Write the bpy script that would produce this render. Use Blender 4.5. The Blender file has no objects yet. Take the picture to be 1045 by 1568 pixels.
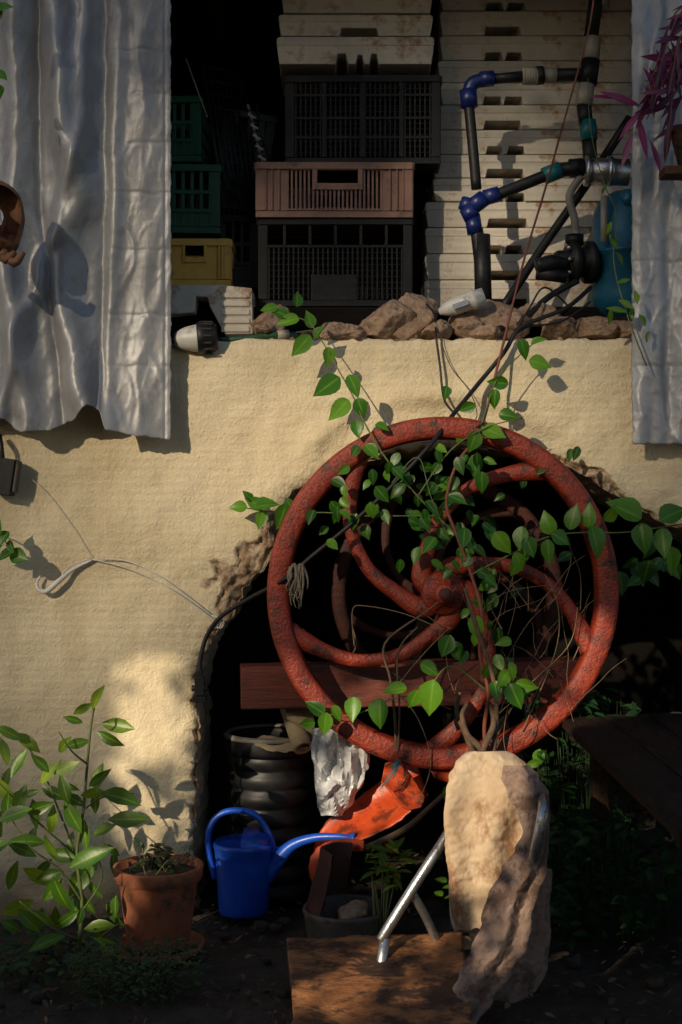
import bpy, math, random
import numpy as np
from mathutils import Vector, Matrix, noise
R=random.Random(11)
V=Vector
scene=bpy.context.scene
CY=-5.0; CZ=1.55; F=2000.0
def P(u,v,y): 
    k=(y-CY)/F
    return V(((u-522.5)*k, y, CZ-(v-784)*k))
def S(px,y): return px*(y-CY)/F
def nz(x,y,z,s=1): return noise.noise(V((x*s,y*s,z*s)))
def fbm(p,o=4,s=1.0): return noise.fractal(V((p[0]*s,p[1]*s,p[2]*s)),1.0,2.0,o)
# ---------------------------------------------------------------- materials
def newmat(name):
    m=bpy.data.materials.new(name); m.use_nodes=True
    nt=m.node_tree; nt.nodes.clear()
    out=nt.nodes.new('ShaderNodeOutputMaterial'); b=nt.nodes.new('ShaderNodeBsdfPrincipled')
    nt.links.new(b.outputs[0],out.inputs[0]); return m,nt,b,out
def ramp(nt,fac,stops):
    r=nt.nodes.new('ShaderNodeValToRGB'); e=r.color_ramp.elements
    while len(e)<len(stops): e.new(0.5)
    for i,(p,c) in enumerate(stops): e[i].position=p; e[i].color=(*c,1)
    nt.links.new(fac,r.inputs[0]); return r.outputs[0]
def noi(nt,scale,detail=5,rough=.6,vec=None,dist=0):
    n=nt.nodes.new('ShaderNodeTexNoise'); n.inputs['Scale'].default_value=scale; n.inputs['Detail'].default_value=min(detail,5)
    n.inputs['Roughness'].default_value=rough; n.inputs['Distortion'].default_value=dist
    if vec is None:
        tc=nt.nodes.new('ShaderNodeTexCoord'); vec=tc.outputs['Object']
    nt.links.new(vec,n.inputs['Vector']); return n.outputs['Fac']
def mapv(nt,sc):
    tc=nt.nodes.new('ShaderNodeTexCoord'); mp=nt.nodes.new('ShaderNodeMapping'); mp.inputs['Scale'].default_value=sc
    nt.links.new(tc.outputs['Object'],mp.inputs[0]); return mp.outputs[0]
def mixc(nt,fac,a,b,mode='MIX'):
    m=nt.nodes.new('ShaderNodeMix'); m.data_type='RGBA'; m.blend_type=mode
    for s,x in ((m.inputs[0],fac),(m.inputs[6],a),(m.inputs[7],b)):
        if isinstance(x,(int,float)): s.default_value=x
        elif isinstance(x,tuple): s.default_value=(*x,1)
        else: nt.links.new(x,s)
    return m.outputs[2]
def bump(nt,b,h,strength,dist=.01,prev=None):
    n=nt.nodes.new('ShaderNodeBump'); n.inputs['Strength'].default_value=strength; n.inputs['Distance'].default_value=dist
    nt.links.new(h,n.inputs['Height'])
    if prev is not None: nt.links.new(prev,n.inputs['Normal'])
    nt.links.new(n.outputs[0],b.inputs['Normal']); return n.outputs[0]
def mat(name,c1,c2,scale=8,rough=.6,metal=0,bs=.3,bscale=60,c3=None,spot=.62,spscale=4,stretch=None,rvar=.15,spec=.5):
    m,nt,b,out=newmat(name)
    vec=mapv(nt,stretch) if stretch else None
    f=noi(nt,scale,5,.65,vec)
    col=ramp(nt,f,[(.32,c1),(.68,c2)])
    if c3:
        g=noi(nt,spscale,5,.72,vec)
        msk=ramp(nt,g,[(spot-.06,(0,0,0)),(spot+.06,(1,1,1))])
        col=mixc(nt,msk,col,c3)
    nt.links.new(col,b.inputs['Base Color'])
    rr=nt.nodes.new('ShaderNodeMapRange'); rr.inputs[3].default_value=max(.05,rough-rvar); rr.inputs[4].default_value=min(1,rough+rvar)
    nt.links.new(f,rr.inputs[0]); nt.links.new(rr.outputs[0],b.inputs['Roughness'])
    b.inputs['Metallic'].default_value=metal; b.inputs['Specular IOR Level'].default_value=spec
    if bs: bump(nt,b,noi(nt,bscale,4,.6,vec),bs,.006)
    return m
def leafmat(name,dark,mid,light,trans=.35,rough=.38,simple=False):
    m,nt,b,out=newmat(name)
    at=nt.nodes.new('ShaderNodeAttribute'); at.attribute_name='rnd'
    col=ramp(nt,at.outputs['Fac'],[(0,dark),(.6,mid),(1,light)])
    b.inputs['Roughness'].default_value=rough
    if simple:
        nt.links.new(col,b.inputs['Base Color']); return m
    n=noi(nt,40,3); col=mixc(nt,ramp(nt,n,[(.35,(0,0,0)),(.75,(.35,.35,.35))]),col,mid)
    am=nt.nodes.new('ShaderNodeAttribute'); am.attribute_name='mid'
    col=mixc(nt,ramp(nt,am.outputs['Fac'],[(0,(.45,.45,.45)),(.16,(0,0,0))]),col,tuple(min(1,x*1.6+.02) for x in light))
    nt.links.new(col,b.inputs['Base Color'])
    t=nt.nodes.new('ShaderNodeBsdfTranslucent'); nt.links.new(mixc(nt,.5,col,light),t.inputs[0])
    mx=nt.nodes.new('ShaderNodeMixShader'); mx.inputs[0].default_value=trans
    nt.links.new(b.outputs[0],mx.inputs[1]); nt.links.new(t.outputs[0],mx.inputs[2]); nt.links.new(mx.outputs[0],out.inputs[0])
    bump(nt,b,n,.25,.004)
    return m
M={}
M['soil']=mat('soil',(.018,.013,.009),(.055,.040,.027),18,.95,0,1.0,90,(.09,.065,.045),.66,30)
M['stone']=mat('stone',(.20,.125,.085),(.40,.28,.20),22,.95,0,1.0,70,(.12,.07,.045),.60,13)
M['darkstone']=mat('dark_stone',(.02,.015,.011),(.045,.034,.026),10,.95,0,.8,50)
M['rust']=mat('red_rust_paint',(.14,.014,.006),(.31,.036,.013),10,.46,.05,.9,90,(.055,.018,.012),.585,14)
M['rustdark']=mat('dark_rust',(.035,.011,.008),(.08,.020,.012),12,.75,.1,.6,110)
M['orange']=mat('orange_sheet',(.40,.045,.012),(.58,.08,.02),9,.42,0,.3,60,(.16,.03,.014),.56,12)
M['black']=mat('black_plastic',(.006,.006,.007),(.014,.014,.016),12,.5,0,.15,80,(.035,.033,.031),.68,12,spec=.35)
M['blackcrate']=mat('black_crate_plastic',(.005,.005,.006),(.012,.012,.014),9,.5,0,.15,60,(.03,.027,.025),.66,8,spec=.3)
M['brown']=mat('brown_crate_plastic',(.19,.095,.068),(.27,.15,.11),9,.55,0,.2,60,(.11,.06,.045),.6,7)
M['green']=mat('green_crate_plastic',(.004,.050,.024),(.010,.080,.04),9,.45,0,.15,60)
M['yellow']=mat('yellow_crate_plastic',(.56,.32,.05),(.70,.44,.10),9,.55,0,.2,60,(.28,.14,.05),.6,9)
M['styro']=mat('white_polystyrene',(.50,.45,.38),(.68,.63,.56),6,.8,0,.25,120,(.32,.18,.085),.575,6)
M['blue']=mat('blue_plastic',(.006,.05,.36),(.01,.085,.52),7,.35,0,.12,80,(.02,.06,.22),.62,14)
M['bluefit']=mat('blue_fitting',(.003,.011,.085),(.006,.018,.13),7,.4,0,.1,60)
M['teal']=mat('teal_fitting',(.0,.09,.11),(.01,.13,.15),7,.4,0,.1,60)
M['tank']=mat('blue_tank_paint',(.006,.09,.17),(.012,.13,.22),7,.45,.1,.15,50,(.05,.05,.04),.64,9)
M['white']=mat('white_plastic',(.45,.44,.42),(.58,.57,.54),9,.45,0,.15,60,(.25,.2,.15),.62,12)
M['chrome']=mat('worn_chrome',(.40,.40,.41),(.58,.58,.59),20,.34,.9,.2,90,(.22,.17,.13),.60,20)
M['fitgrey']=mat('beige_fitting',(.24,.21,.17),(.36,.32,.27),12,.5,0,.2,60)
M['terra']=mat('terracotta',(.24,.075,.035),(.38,.13,.065),9,.85,0,.4,70,(.12,.06,.04),.58,8)
M['leather']=mat('brown_clay',(.13,.055,.028),(.26,.125,.065),9,.8,0,.6,40,(.07,.03,.018),.55,12)
M['bark']=mat('vine_bark',(.06,.035,.02),(.14,.085,.05),40,.85,0,.6,150)
M['redstem']=mat('red_stem',(.12,.03,.02),(.22,.06,.03),30,.6,0,.2,150)
M['greenstem']=mat('green_stem',(.06,.08,.02),(.12,.15,.04),30,.6,0,.2,150)
M['twig']=mat('dry_twig',(.14,.085,.05),(.26,.17,.10),40,.85,0,.3,150)
M['wood']=mat('weathered_wood',(.05,.022,.014),(.12,.055,.03),5,.8,0,.7,30,(.025,.014,.010),.55,4,(1,8,8),spec=.25)
M['darkwood']=mat('dark_plank_wood',(.014,.008,.005),(.034,.018,.011),6,.85,0,.7,30,(.010,.007,.005),.55,4,(8,1,8),spec=.15)  # very dark brown planks, low specular
M['board']=mat('wet_board',(.14,.052,.021),(.37,.16,.06),9,.65,0,1.0,30,(.04,.019,.011),.51,7,(1,1.6,1.6))
M['beam']=mat('red_beam',(.10,.020,.013),(.18,.038,.022),7,.65,0,.6,40,(.05,.02,.014),.58,8,(.6,5,5))
M['burlap']=mat('stained_cloth',(.42,.29,.18),(.62,.49,.34),6,.95,0,.18,220,(.26,.14,.075),.53,5,(1.3,1.3,.8))
M['cloth2']=mat('dirty_cloth',(.19,.125,.10),(.33,.235,.19),9,.95,0,.18,220,(.11,.065,.048),.53,9)
M['bagm']=mat('silver_bag',(.42,.42,.44),(.64,.64,.66),9,.4,.1,.5,25)
M['paper']=mat('paper_roll',(.42,.31,.18),(.55,.43,.28),9,.85,0,.2,90)
M['greymetal']=mat('dirty_bucket',(.06,.05,.042),(.15,.125,.10),14,.7,.1,.7,60,(.03,.02,.015),.58,14)
M['interior']=mat('interior_shade_black',(.006,.005,.0045),(.012,.010,.009),3,.95,0,.5,20,spec=.1)  # near-black colour puts the interior's shade into the material
M['cablewhite']=mat('cord_white',(.5,.48,.45),(.6,.58,.55),20,.6,0,.1,90)
M['hosegreen']=mat('hose_green',(.01,.05,.025),(.02,.08,.04),20,.5,0,.1,90)
M['ragm']=mat('frayed_rag',(.10,.08,.06),(.24,.19,.14),50,.95,0,.8,160)
M['mask_slats']=mat('sun_mask_slats',(.12,.09,.05),(.22,.17,.10),9,.9,0,0)  # slats of the added, unseen sun blocker
M['leaf']=leafmat('vine_leaf',(.010,.055,.005),(.035,.15,.008),(.15,.34,.02),.40)
M['lemon']=leafmat('citrus_leaf',(.02,.070,.008),(.07,.18,.012),(.25,.36,.025),.42)
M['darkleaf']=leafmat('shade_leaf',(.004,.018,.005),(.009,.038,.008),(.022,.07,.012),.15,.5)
M['purple']=leafmat('purple_leaf',(.02,.006,.014),(.08,.010,.045),(.28,.03,.13),.3)
M['deadleaf']=leafmat('dead_leaf',(.03,.018,.010),(.09,.05,.025),(.20,.12,.06),.1,.8)
M['leaf_mask']=leafmat('sun_mask_leaf',(.01,.03,.005),(.02,.05,.01),(.04,.09,.015),.05,.8,True)  # leaves added out of view to block and dapple the sun
# tarp
m,nt,b,out=newmat('silver_tarp'); M['tarp']=m
c=ramp(nt,noi(nt,3.0,5,.65),[(.3,(.23,.23,.245)),(.7,(.34,.34,.355))])
c=mixc(nt,ramp(nt,noi(nt,9,5,.75),[(.56,(0,0,0)),(.70,(.55,.55,.55))]),c,(.15,.135,.125))
nt.links.new(c,b.inputs['Base Color']); b.inputs['Roughness'].default_value=.46; b.inputs['Metallic'].default_value=.28; b.inputs['Specular IOR Level'].default_value=.5
p=bump(nt,b,noi(nt,9,4,.5,mapv(nt,(1,1,.6)),.6),.22,.03); bump(nt,b,noi(nt,150,2,.6),.12,.003,p)
# plaster
m,nt,b,out=newmat('cream_plaster'); M['plaster']=m
c=ramp(nt,noi(nt,2.2,5,.65),[(.25,(.55,.445,.285)),(.55,(.68,.57,.385)),(.8,(.74,.635,.45))])
c=mixc(nt,ramp(nt,noi(nt,1.3,5,.7,mapv(nt,(3,3,.7))),[(.50,(0,0,0)),(.75,(.5,.5,.5))]),c,(.45,.33,.18))
c=mixc(nt,ramp(nt,noi(nt,24,5,.85),[(.64,(0,0,0)),(.74,(.6,.6,.6))]),c,(.30,.20,.11))
at=nt.nodes.new('ShaderNodeAttribute'); at.attribute_name='rnd'
st=ramp(nt,noi(nt,26,5,.75),[(.3,(.10,.06,.04)),(.48,(.34,.23,.15)),(.68,(.58,.48,.36))])
c=mixc(nt,at.outputs['Fac'],c,st)
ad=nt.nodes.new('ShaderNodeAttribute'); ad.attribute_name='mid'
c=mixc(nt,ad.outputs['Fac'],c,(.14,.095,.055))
nt.links.new(c,b.inputs['Base Color']); b.inputs['Roughness'].default_value=.9
p=bump(nt,b,noi(nt,85,4,.65),.9,.007); bump(nt,b,noi(nt,9,4,.6),.35,.03,p)
# ---------------------------------------------------------------- mesh builder
class MB:
    def __init__(s): s.v=[];s.f=[];s.m=[];s.r=[];s.d=[];s.sm=[]
    def add(s,vs,fs,m=0,r=None,d=1.0,smooth=True):
        o=len(s.v); s.v+= [tuple(x) for x in vs]
        rv=R.random() if r is None else r
        s.r+= (list(rv) if isinstance(rv,(list,tuple)) else [rv]*len(vs))
        s.d+= (list(d) if isinstance(d,(list,tuple)) else [d]*len(vs))
        for f in fs: s.f.append([o+i for i in f]); s.m.append(m); s.sm.append(smooth)
    def box(s,c,sz,rot=None,m=0):
        c=V(c); vs=[]
        for i in (-.5,.5):
            for j in (-.5,.5):
                for k in (-.5,.5):
                    q=V((i*sz[0],j*sz[1],k*sz[2]))
                    if rot: q=rot@q
                    vs.append(c+q)
        s.add(vs,[(0,1,3,2),(4,6,7,5),(0,4,5,1),(2,3,7,6),(0,2,6,4),(1,5,7,3)],m,smooth=False)
    def prism(s,outl,y0,y1,m=0):
        n=len(outl); vs=[V((x,y0,z)) for x,z in outl]+[V((x,y1,z)) for x,z in outl]
        s.add(vs,[list(range(n)),list(range(2*n-1,n-1,-1))]+[(i,i+n,(i+1)%n+n,(i+1)%n) for i in range(n)],m,smooth=False)
    def tube(s,pts,r,n=10,m=0,sm=4,cap=True,flat=1.0):
        pts=[V(p) for p in pts]
        if not isinstance(r,(list,tuple)): r=[r]*len(pts)
        if sm>1 and len(pts)>2:
            q=[];rr=[]
            for i in range(len(pts)-1):
                p0=pts[max(i-1,0)];p1=pts[i];p2=pts[i+1];p3=pts[min(i+2,len(pts)-1)]
                for k in range(sm):
                    t=k/sm
                    q.append(.5*((2*p1)+(-p0+p2)*t+(2*p0-5*p1+4*p2-p3)*t*t+(-p0+3*p1-3*p2+p3)*t**3)); rr.append(r[i]*(1-t)+r[i+1]*t)
            q.append(pts[-1]); rr.append(r[-1]); pts=q;r=rr
        vs=[];fs=[];nrm=None
        for i,p in enumerate(pts):
            t=(pts[min(i+1,len(pts)-1)]-pts[max(i-1,0)])
            t=t.normalized() if t.length>1e-9 else V((0,0,1))
            if nrm is None:
                a=V((0,1,0)) if abs(t.y)<.9 else V((1,0,0)); nrm=(a-t*a.dot(t)).normalized()
            else:
                nrm=(nrm-t*nrm.dot(t)); nrm=nrm.normalized() if nrm.length>1e-6 else V((1,0,0))
            bn=t.cross(nrm)
            for k in range(n):
                a=2*math.pi*k/n; vs.append(p+(nrm*math.cos(a)*flat+bn*math.sin(a))*r[i])
        for i in range(len(pts)-1):
            for k in range(n): fs.append((i*n+k,i*n+(k+1)%n,(i+1)*n+(k+1)%n,(i+1)*n+k))
        if cap: fs.append(list(range(n-1,-1,-1))); fs.append([(len(pts)-1)*n+k for k in range(n)])
        s.add(vs,fs,m)
    def cyl(s,a,b,r,r2=None,n=20,m=0): s.tube([a,b],[r,r if r2 is None else r2],n,m,1)
    def lathe(s,prof,c,ax=(0,0,1),n=36,m=0,arc=(0,2*math.pi),wob=0):
        c=V(c); ax=V(ax).normalized(); a=V((1,0,0)) if abs(ax.x)<.9 else V((0,1,0)); e1=(a-ax*a.dot(ax)).normalized(); e2=ax.cross(e1)
        full=abs(arc[1]-arc[0]-2*math.pi)<1e-6; nn=n if full else n+1
        vs=[];fs=[]
        for (r,h) in prof:
            for k in range(nn):
                t=arc[0]+(arc[1]-arc[0])*k/n; rr=r*(1+wob*nz(math.cos(t)*1.5,math.sin(t)*1.5,h*6))
                vs.append(c+ax*h+(e1*math.cos(t)+e2*math.sin(t))*rr)
        for i in range(len(prof)-1):
            for k in range(n): k2=(k+1)%nn; fs.append((i*nn+k,i*nn+k2,(i+1)*nn+k2,(i+1)*nn+k))
        s.add(vs,fs,m)
    def leaf(s,pos,d,nrm,L,W,fold=.25,curl=.3,m=0,shape=0,r=None):
        d=V(d).normalized(); sd=d.cross(V(nrm)); sd=sd.normalized() if sd.length>1e-5 else V((1,0,0)); n=sd.cross(d)
        st=[(0,.03),(.08,.27),(.22,.45),(.4,.5),(.58,.43),(.76,.26),(.9,.10),(1,0)] if shape==0 else [(0,.03),(.12,.2),(.3,.42),(.5,.5),(.68,.42),(.84,.22),(1,0)]
        vs=[];dd=[]; tw=R.uniform(-.25,.25)
        for t,w in st:
            c=V(pos)+d*L*t*(1-.12*curl*t)-n*curl*L*t*t*.6
            s2=sd*math.cos(tw*t)+n*math.sin(tw*t)
            wv=1+.06*R.uniform(-1,1)
            vs+=[c-s2*w*W*wv+n*fold*w*W, c, c+s2*w*W*wv+n*fold*w*W]; dd+=[1,0,1]
        fs=[]
        for i in range(len(st)-1):
            a=i*3; fs+=[(a,a+1,a+4,a+3),(a+1,a+2,a+5,a+4)]
        s.add(vs,fs,m,r,dd)
    def sheet(s,grid,m=0,r=None,d=1.0,closed=False,smooth=True):
        nr=len(grid); nc=len(grid[0]); vs=[p for row in grid for p in row]; fs=[]
        for i in range(nr-1):
            for j in range(nc-1): fs.append((i*nc+j,i*nc+j+1,(i+1)*nc+j+1,(i+1)*nc+j))
        s.add(vs,fs,m,r,d,smooth)
    def rock(s,c,sz,m=0,amp=.35,sub=4,seed=None,smooth=True,chunk=0):
        import bmesh
        bm=bmesh.new(); bmesh.ops.create_icosphere(bm,subdivisions=sub,radius=1)
        o=R.random()*50; vs=[]
        pl=[(V((R.gauss(0,1),R.gauss(0,1),R.gauss(0,1))).normalized(),R.uniform(.45,.8)) for _ in range(chunk)]
        for v in bm.verts:
            p=v.co.copy()
            if chunk:
                for n_,of in pl:
                    q=p.dot(n_)-of
                    if q>0: p=p-n_*q*.95
                p=p*1.25+p*.10*fbm(p+V((o,o,o)),4,3)+p*.06*fbm(p+V((o,0,o)),3,9)
                vs.append(V(c)+V((p.x*sz[0],p.y*sz[1],p.z*sz[2]))); continue
            p2=V((max(-.75,min(.75,p.x)),max(-.8,min(.8,p.y)),max(-.72,min(.72,p.z))))
            k=1+amp*fbm(p2+V((o,o,o)),5,1.3)+amp*.3*abs(fbm(p2+V((o,0,o)),4,4))
            vs.append(V(c)+V((p2.x*sz[0]*k,p2.y*sz[1]*k,p2.z*sz[2]*k)))
        s.add(vs,[[w.index for w in f.verts] for f in bm.faces],m,smooth=smooth); bm.free()
    def obj(s,name,mats,bevel=0,solid=0,parent=None):
        me=bpy.data.meshes.new(name); 
        A=np.array(s.v); c=(A.min(0)+A.max(0))/2; A=A-c
        me.from_pydata([tuple(x) for x in A],[],s.f); 
        for x in mats: me.materials.append(M[x])
        me.polygons.foreach_set('material_index',s.m); me.polygons.foreach_set('use_smooth',s.sm)
        a=me.attributes.new('rnd','FLOAT','POINT'); a.data.foreach_set('value',s.r)
        a=me.attributes.new('mid','FLOAT','POINT'); a.data.foreach_set('value',s.d)
        me.update(); ob=bpy.data.objects.new(name,me); ob.location=c; scene.collection.objects.link(ob)
        if solid:
            md=ob.modifiers.new('s','SOLIDIFY'); md.thickness=solid
        if bevel:
            md=ob.modifiers.new('b','BEVEL'); md.width=bevel; md.segments=2; md.limit_method='ANGLE'; md.angle_limit=.7
        return ob
def interp(tab,x):
    if x<=tab[0][0]: return tab[0][1]
    for i in range(len(tab)-1):
        if x<=tab[i+1][0]:
            t=(x-tab[i][0])/(tab[i+1][0]-tab[i][0]); t=t*t*(3-2*t); return tab[i][1]*(1-t)+tab[i+1][1]*t
    return tab[-1][1]
# ---------------------------------------------------------------- draped cloth (settled with the cloth solver before anything else exists)
def settle(rows,yf,seed,n,nr,grow,frames,goal,fr=9,fa=.012,skew=2.0):
    """hanging sheet between two edge curves; it buckles and settles under gravity"""
    v0=rows[0][0]; v1=rows[-1][0]; vs=[];fs=[]
    for i in range(nr+1):
        v=v0+(v1-v0)*i/nr; l=interp([(r[0],r[1]) for r in rows],v); r_=interp([(r[0],r[2]) for r in rows],v)
        l+=4*nz(v,1,seed,.022); r_+=4*nz(v,8,seed,.022)
        for j in range(n+1):
            s=j/n; t=i/nr
            y=yf(s,t)-.020*noise.noise(V((s*2.2+t*1.2,t*1.8,seed)))-fa*math.sin(s*fr+skew*t+2.2*nz(s*1.5,t*2,seed))*min(1,.2+2*t)
            ve=v+(0 if i<nr-3 else 7*nz(l+(r_-l)*s,0,seed,.05)*(i-nr+3)/3)
            vs.append(P(l+(r_-l)*s,ve,y))
    for i in range(nr):
        for j in range(n): a=i*(n+1)+j; fs.append((a,a+1,a+n+2,a+n+1))
    base=[V(p) for p in vs]
    try:
        me=bpy.data.meshes.new('tmpcloth'); me.from_pydata([tuple(p) for p in vs],[],fs)
        ob=bpy.data.objects.new('tmpcloth',me); scene.collection.objects.link(ob)
        vg=ob.vertex_groups.new(name='pin')
        for i in range(nr+1):
            for j in range(n+1):
                w=1.0 if i<=1 else goal
                if j in (0,n) and i>1: w=min(1,goal*1.45)
                vg.add([i*(n+1)+j],w,'REPLACE')
        md=ob.modifiers.new('cloth','CLOTH'); st=md.settings
        st.quality=6; st.mass=.25; st.tension_stiffness=15; st.compression_stiffness=15; st.shear_stiffness=6; st.bending_stiffness=1.5
        st.air_damping=2.0; st.vertex_group_mass='pin'; st.pin_stiffness=1.0; st.shrink_min=-grow
        md.collision_settings.use_collision=False
        md.point_cache.frame_start=1; md.point_cache.frame_end=frames+1
        for f in range(1,frames+1): scene.frame_set(f)
        dg=bpy.context.evaluated_depsgraph_get(); ev=ob.evaluated_get(dg); m2=ev.to_mesh()
        out=[V(x.co) for x in m2.vertices]; ev.to_mesh_clear()
        bpy.data.objects.remove(ob); scene.frame_set(1)
        mx=max((a-b).length for a,b in zip(out,base)); print('CLOTH moved',mx)
        if len(out)==len(base) and mx<.5 and all(p.x==p.x for p in out): base=out
    except Exception as e: print('cloth failed',e)
    return base,fs
CL=[]
CL.append(settle([(1151,722,776),(1157,708,792),(1170,698,806),(1190,688,820),(1212,683,830),(1250,681,828),(1290,682,815),(1350,687,812),(1400,693,808),(1424,698,802)],
      lambda s,t:-.84-.05*math.sin(min(1,t*3)*1.57)+.10*(s-.4)**2,3.1,34,54,.07,20,.50,13,.012,1.5))
CL.append(settle([(1172,772,812),(1190,768,826),(1215,776,840),(1245,794,844),(1275,800,842),(1300,788,840),(1330,766,836),(1370,748,824),(1410,737,814),(1450,722,806),(1490,706,782),(1530,690,756),(1568,672,728),(1610,655,704)],
      lambda s,t:-.90-.20*t-.02*math.sin(s*3.14),8.7,28,90,.10,20,.52,11,.016,5.0))
CL.append(settle([(1330,800,842),(1400,800,842),(1480,782,838),(1535,748,816),(1552,735,800)],lambda s,t:-.84-.03*math.sin(s*3.1),15.2,20,44,.08,18,.52,9,.012,2.0))
g=MB()
for k,(vs,fs) in enumerate(CL): g.add(vs,fs,0 if k==0 else 1)
ob=g.obj('draped_cloth',['burlap','cloth2'])
md=ob.modifiers.new('sub','SUBSURF'); md.levels=1; md.render_levels=2
md=ob.modifiers.new('s','SOLIDIFY'); md.thickness=.003
# ---------------------------------------------------------------- ground
xs=np.concatenate([[-60,-30,-12,-6,-4],np.arange(-3,3.01,.035),[4,6,12,30,60]])
ys=np.concatenate([[-60,-30,-12,-7,-4],np.arange(-3,2.2,.035),[3,6,12,30,60]])
g=MB(); grid=[]
for y in ys:
    row=[]
    for x in xs:
        z=0
        if abs(x)<3.2 and -3.2<y<2.3: z=.03*nz(x,y,0,1.7)+.02*nz(x,y,3,7)+.012*nz(x,y,5,22)
        row.append(V((x,y,z-.01)))
    grid.append(row)
g.sheet(grid); g.obj('ground',['soil'])
g=MB()
for i in range(1900):
    x=R.uniform(-1.5,1.6);y=R.uniform(-1.4,.9); a=R.uniform(0,6.28)
    L=R.uniform(.012,.045)
    g.leaf((x,y,.012+R.uniform(0,.02)),(math.cos(a),math.sin(a),R.uniform(-.3,.4)),(R.uniform(-.5,.5),R.uniform(-.5,.5),1),L,L*R.uniform(.2,.6),.3,R.uniform(-.4,.6),r=R.random()**1.5)
g.obj('leaf_litter',['deadleaf'])
g=MB()
for i in range(150):
    x=R.uniform(-1.4,1.5);y=R.uniform(-1.3,.8); s=R.uniform(.006,.028)
    g.rock((x,y,.005),(s*1.3,s,s*.8),sub=2)
g.obj('pebbles',['darkstone'])
# ---------------------------------------------------------------- plaster wall
keys=[((290,1440),(-500,1440)),((296,1300),(-500,1300)),((298,1200),(-500,1190)),((301,1100),(-500,1080)),((301,1045),(-500,1000)),((309,1003),(-500,930)),((328,972),(-500,870)),((350,948),(-500,800)),
((366,915),(-500,730)),((398,872),(-500,650)),((414,838),(-500,560)),((424,800),(-500,518)),((440,765),(-120,518)),((480,735),(180,518)),((540,712),(420,518)),((600,695),(570,518)),((660,688),(660,518)),((720,686),(730,518)),((800,692),(805,518)),
((860,706),(870,518)),((897,724),(930,518)),((936,755),(1000,518)),((1000,790),(1080,518)),((1060,812),(1180,518)),((1180,880),(1400,518)),((1260,1000),(1700,518)),((1290,1200),(1700,1100)),((1295,1440),(1700,1440))]
pts=[]
for i in range(len(keys)-1):
    (a,b),(c2,d2)=keys[i],keys[i+1]
    L=max(math.dist(a,c2),1); n=max(2,int(L/3.0))
    for k in range(n):
        t=k/n; pts.append(((a[0]*(1-t)+c2[0]*t,a[1]*(1-t)+c2[1]*t),(b[0]*(1-t)+d2[0]*t,b[1]*(1-t)+d2[1]*t)))
pts.append(keys[-1])
K=.0025
def WX(u): return (u-522.5)*K
def WZ(v): return CZ-(v-784)*K
g=MB(); grid=[];rr=[];dd=[]
Mn=140
for (o,q) in pts:
    on=(o[0]+6*nz(o[0],o[1],1,.03)+4*nz(o[0],o[1],9,.11), o[1]+6*nz(o[0],o[1],5,.03)+4*nz(o[0],o[1],7,.11))
    row=[]
    for (yy,off) in ((.55,0),(.42,-2),(.3,3),(.22,-2),(.15,3),(.1,2),(.06,1),(.035,0)):
        n1=fbm((o[0]*.02,o[1]*.02,yy*9),5)
        dx=on[0]-700; dy=on[1]-950; l=math.hypot(dx,dy)
        row.append(V((WX(on[0]+dx/l*(off+n1*9)),yy+n1*.02,WZ(on[1]+dy/l*(off+n1*9))))); 
        rgh=math.exp(-((o[1]-890)/80)**2) if o[0]<430 else .8
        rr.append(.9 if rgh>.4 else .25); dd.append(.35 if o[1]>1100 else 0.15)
    for j in range(Mn+1):
        t=(j/Mn)**1.8
        u=on[0]*(1-t)+q[0]*t; v=on[1]*(1-t)+q[1]*t
        dist=math.hypot(u-on[0],v-on[1])
        thr=4+7*nz(u,v,0,.05)
        if o[0]<432: thr+=66*math.exp(-((o[1]-882)/58)**2)
        elif o[0]>850: thr+=18*math.exp(-((o[0]-915)/40)**2)
        thr*= .78+.6*nz(u,v,2,.035)+.15*nz(u,v,2,.12)
        br=max(0,min(1,(thr-dist)/3+.5))
        y=.028*math.exp(-dist/9)+.014*nz(u,v,0,.008)+.007*nz(u,v,3,.022)+.002*nz(u,v,8,.09)
        y+=br*(.014+.028*fbm((u*.045,v*.045,2),4))
        r=math.hypot(u-678,v-907); an=math.degrees(math.atan2(907-v,u-678))
        w=max(0,min(1,(an-5)/25))*max(0,min(1,(140-an)/20))*(.6+.7*nz(an*.05,0,4))
        if w>0: y+=w*(.03/(1+math.exp((r-290-16*nz(an*.07,0,0))/7)) - .014*math.exp(-((r-304-14*nz(an*.07,0,0))/14)**2))
        if v<560:
            e=(v-518)/10; y+=.03*math.exp(-max(e,0)*1.3)
        zt=WZ(v)+(.012*nz(u,0,4,.03)+.006*nz(u,0,4,.12))*max(0,min(1,(545-v)/25))
        row.append(V((WX(u),y,zt))); rr.append(br)
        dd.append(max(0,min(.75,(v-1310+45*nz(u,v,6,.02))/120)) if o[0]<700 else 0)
    last=row[-1]
    row.append(V((last.x,.10,last.z+.002))); rr.append(.4); dd.append(.3)
    row.append(V((last.x,.40,last.z-.01))); rr.append(.4); dd.append(.3)
    grid.append(row)
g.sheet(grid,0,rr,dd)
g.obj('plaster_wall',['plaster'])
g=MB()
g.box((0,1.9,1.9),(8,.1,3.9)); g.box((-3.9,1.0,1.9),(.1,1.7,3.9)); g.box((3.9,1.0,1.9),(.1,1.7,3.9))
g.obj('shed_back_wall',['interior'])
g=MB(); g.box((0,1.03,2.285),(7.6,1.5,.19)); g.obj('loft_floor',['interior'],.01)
g=MB(); g.box((0,.85,3.84),(8.2,2.3,.08))
for i in range(17): g.box((-3.9+i*.48,.85,3.77),(.07,2.2,.06))
g.obj('shed_roof',['wood'],.005)
g=MB(); g.tube([(-3,-.10,3.70),(3,-.10,3.70)],.014,12,0,1); 
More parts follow.
